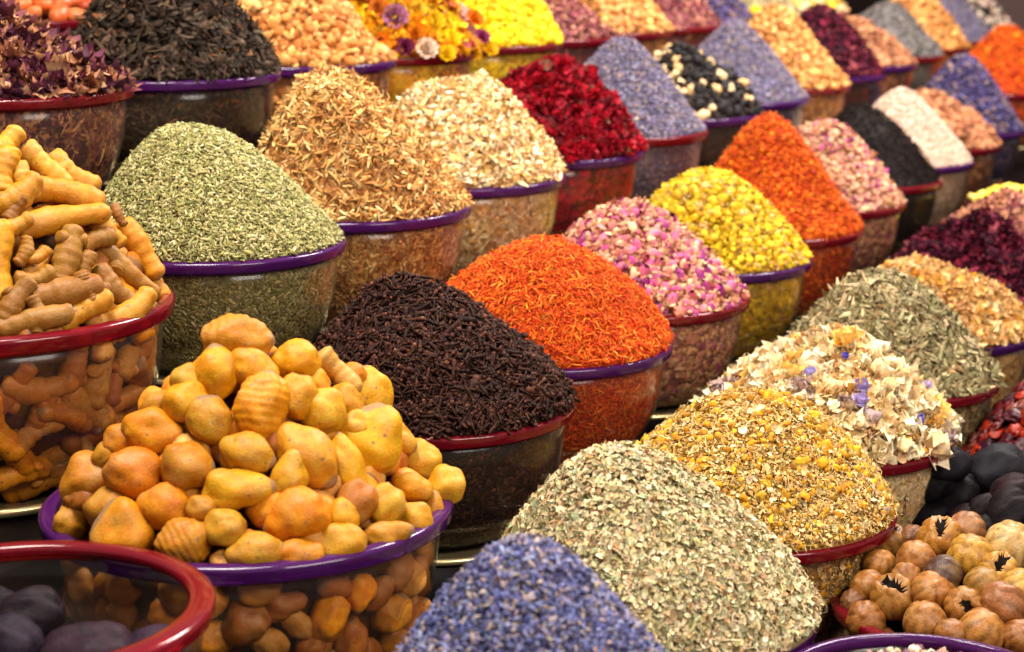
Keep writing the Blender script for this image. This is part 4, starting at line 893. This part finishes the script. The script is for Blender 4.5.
set_on(h_flow, CREAMF, 'cream_blossom', 130, .034, 'papery cream dried blossom in the heap behind the chamomile', 'dried flower', 'papery cream blossoms behind the chamomile', mind=.52, tilt=.9, drop=.0,
       colors=[(255, 255, 250), (255, 248, 236), (255, 240, 210), (255, 220, 140), (255, 252, 245), (255, 244, 236), (250, 238, 222), (214, 200, 226)])
LIL = []
for s in range(2):
    g = np.random.default_rng(s+77); parts = []
    for i in range(6):
        V, T = t_petal(s*9+i+3, .9); parts.append(((V*.7+np.array([.2, 0, 0]))@np.array(Euler((g.uniform(-.7, .7), -g.uniform(.1, .9), i*1.05)).to_matrix()).T, T))
    V, T = merge(parts); LIL.append(mesh_np('lilac_blossom', V, T, M_ft, np.tile(lin((214, 204, 236)), (len(V), 1))))
for (x, y, s_, c, lab) in [(811, 378, 17, (225, 225, 255), 'lilac blossom left of centre among the cream blossoms'), (862, 388, 17, (235, 225, 245), 'greyish lilac petal at the centre of the cream blossoms'), (861, 403, 17, (245, 235, 250), 'flat lilac petal just under the greyish lilac one'),
                           (917, 419, 12, (150, 150, 255), 'deep blue violet floret at the right of the cream blossoms'), (846, 357, 8, (170, 160, 250), 'tiny violet floret near the top of the cream blossoms'), (926, 388, 11, (235, 225, 245), 'pale lilac floret at the right edge of the cream blossoms')]:
    P, n = h_flow.hit(x, y); v = ray(x, y); place(LIL[0], 'lilac_blossom', P-v*.012, n, s_*1.0*pxm(P, 1), 20, (255, 255, 255), lab, 'dried flower', None); COL.objects[-1].color = (*lin(c), 1)
KN = [crumple(i+80, 3, .25, .12, (1, .95, .9), M_ft, 'golden_bud', (190, 124, 56), (232, 176, 104)) for i in range(3)]
set_on(h_knob, KN, 'golden_bud', 240, .0165, 'round golden tan bud in the heap at the top left of centre', 'dried bud', 'round golden buds in the purple rimmed bowl at the top', mind=.68, tilt=1, drop=.05, colors=[(255, 245, 230), (255, 255, 255), (240, 215, 190), (225, 190, 160)])
def straw_mesh():
    parts = []; C = []
    for ring, (n, r, el) in enumerate([(11, .36, .35), (9, .25, .75), (7, .14, 1.15)]):
        for i in range(n):
            V, T = t_petal(i+ring*5, .5); V = V*np.array([.42, .26, .35]); Rm = np.array(Euler((0, -el, 2*math.pi*(i+ring*.5)/n)).to_matrix())
            parts.append(((V+np.array([r, 0, 0]))@Rm.T, T)); C.append(np.tile(lin((255, 255, 255)), (len(V), 1))*(1-.08*ring))
    V, T = t_blob(3, 2, .1, (.34, .34, .22)); parts.append((V, T)); C.append(np.tile(lin((230, 190, 110)), (len(V), 1)))
    V, T = merge(parts); return mesh_np('straw_flower', V, T, M_ft, np.vstack(C))
STRAW = straw_mesh()
for (x, y, s_, c, lab) in [(395, 18, 32, (176, 110, 150), 'mauve straw flower with a pale centre'), (432, 22, 28, (240, 196, 20), 'yellow straw flower at the upper middle of the mixed flowers'), (456, 15, 30, (240, 186, 176), 'pale pink straw flower near the top'),
      (449, 40, 26, (248, 210, 20), 'bright yellow straw flower in the middle of the mixed flowers'), (426, 50, 28, (236, 208, 184), 'cream straw flower near the front of the mixed flowers'), (466, 32, 24, (226, 150, 160), 'rose pink straw flower in the middle right'),
      (446, 55, 22, (246, 202, 16), 'yellow straw flower just above the red rim'), (415, 35, 26, (226, 130, 14), 'orange straw flower at the left middle'), (473, 20, 24, (230, 130, 16), 'orange straw flower at the upper right of the mixed flowers'),
      (405, 48, 24, (120, 30, 76), 'dark purple straw flower at the left'), (488, 50, 22, (240, 190, 20), 'golden straw flower at the right edge of the mixed flowers'), (481, 38, 20, (150, 50, 100), 'purple straw flower at the right'), (378, 8, 24, (214, 120, 40), 'orange straw flower at the far left top'),
      (462, 48, 18, (206, 110, 120), 'small pink straw flower by the rim'), (440, 5, 22, (230, 150, 20), 'orange straw flower at the very top'), (417, 10, 22, (240, 200, 60), 'pale yellow straw flower at the top left'), (473, 56, 18, (236, 180, 20), 'small golden straw flower low on the right')]:
    P, n = h_multi.hit(x, y); v = ray(x, y); o = place(STRAW, 'straw_flower', P-v*.008, n-v*.6, s_*pxm(P, 1)*.82, 10, c, lab, 'straw flower', 'straw flowers in the mixed flower bowl')
BWP = [crumple(i+90, 3, .5, .4, (1, .85, .6), M_ft, 'dried_piece', (255, 255, 255)) for i in range(3)]
set_on(h_bw, BWP, 'dried_fruit_piece', 120, .021, 'black or cream dried piece in the heap between the two lavender cones', 'dried fruit', 'black and cream dried pieces', mind=.6, tilt=1, drop=.05,
       colors=[(30, 24, 26), (36, 30, 32), (28, 24, 28), (224, 180, 124), (236, 200, 150), (34, 28, 30)])
P, n = h_bv.hit(757, 14); me = crumple(3, 3, .1, .1, (1, 1, .9), M_ft, 'yellow_ball', (240, 190, 20)); o = place(me, 'yellow_ball_flower', P-ray(757, 14)*.01, n, .042, 0, (255, 255, 255), 'round yellow ball flower resting on the violet heap', 'dried flower', None)

# chestnuts at the top left, the tray of bright yellow flowers at the right edge, a sign edge
CPo = (-.70, 2.87, -.165); bowl(CPo, 'red', 'shiny orange brown nuts at the top left'); hc = Heap(CPo, R15, .35, .8, .01, seed=4)
M_nut = root_mat('nut_shell', dark=(.2, .06, .02), spots=.15, hue2=(.9, .7, .6), rough=.3); NUT = mesh_np('nut', *(lambda vt: (vt[0]*np.array([1, .68, .6]), vt[1]))(ICO[3]), M_nut)
fill(hc, [NUT], 'shelled_nut', 60, .04, [(200, 92, 40), (216, 120, 66), (170, 70, 36)], 'shiny orange brown nut in the bowl at the top left', 'nut', 'orange brown nuts at the top left', wall=26, wlabel='orange brown nut behind the clear bowl side at the top left', mind=.6, front=False)
YP = (.98, 3.55, -.548)
t = bpy.data.objects.new('display_stand', None); COL.objects.link(t); zb = zt[1]+.001; t.location = (YP[0], YP[1], zb); tag(t, 'black box stand under the yellow tray at the right edge', 'stand')
bx = box('stand_box', -.09, .09, -.09, .09, 0, YP[2]-.932*.11-.001-zb, M_shelf); link('stand_box', bx, t)
spice(1, 8, 'yellow', .22, 1.1, 'bright yellow buds at the right edge', 'yellow_bud_heap', 'shallow bright yellow bud heap in the yellow rimmed bowl at the right edge', 'dried flowers', M_flow,
      [('lump', 900, .013, cols((250, 214, 70), 4, (250, 226, 120), 3, (236, 190, 30), 2), .8, .003)], (226, 180, 40), R=.11, pos=YP, wall=.4)
hp_ = Heap((PP[0]+.02, PP[1]-.0, PP[2]-.010), .108, .14, 1.2, .02, seed=6, edge=.88)
heap_object(hp_, 'pale_bud_heap', 'small whitish buds and crumbs low in the purple rimmed bowl at the bottom right', 'dried buds', M_flow, [('lump', 1500, .0072, cols((206, 176, 140), 4, (186, 150, 130), 3, (226, 204, 176), 2, (120, 86, 90), 2), .9, .004)], (120, 90, 110), 0)
s1 = bpy.data.objects.new('stall_sign', None); COL.objects.link(s1); s1.location = (-.90, 3.05, zt[5]+.001); tag(s1, 'black sign board with a yellow edge at the top left corner', 'sign')
link('sign_board', box('sign_board', -.25, .095, -.006, .006, 0, .5, flat('black_card', (.008, .008, .008))), s1)
link('sign_edge', box('sign_edge', .096, .108, -.008, .008, 0, .5, flat('yellow_edge', (.75, .6, .02))), s1)
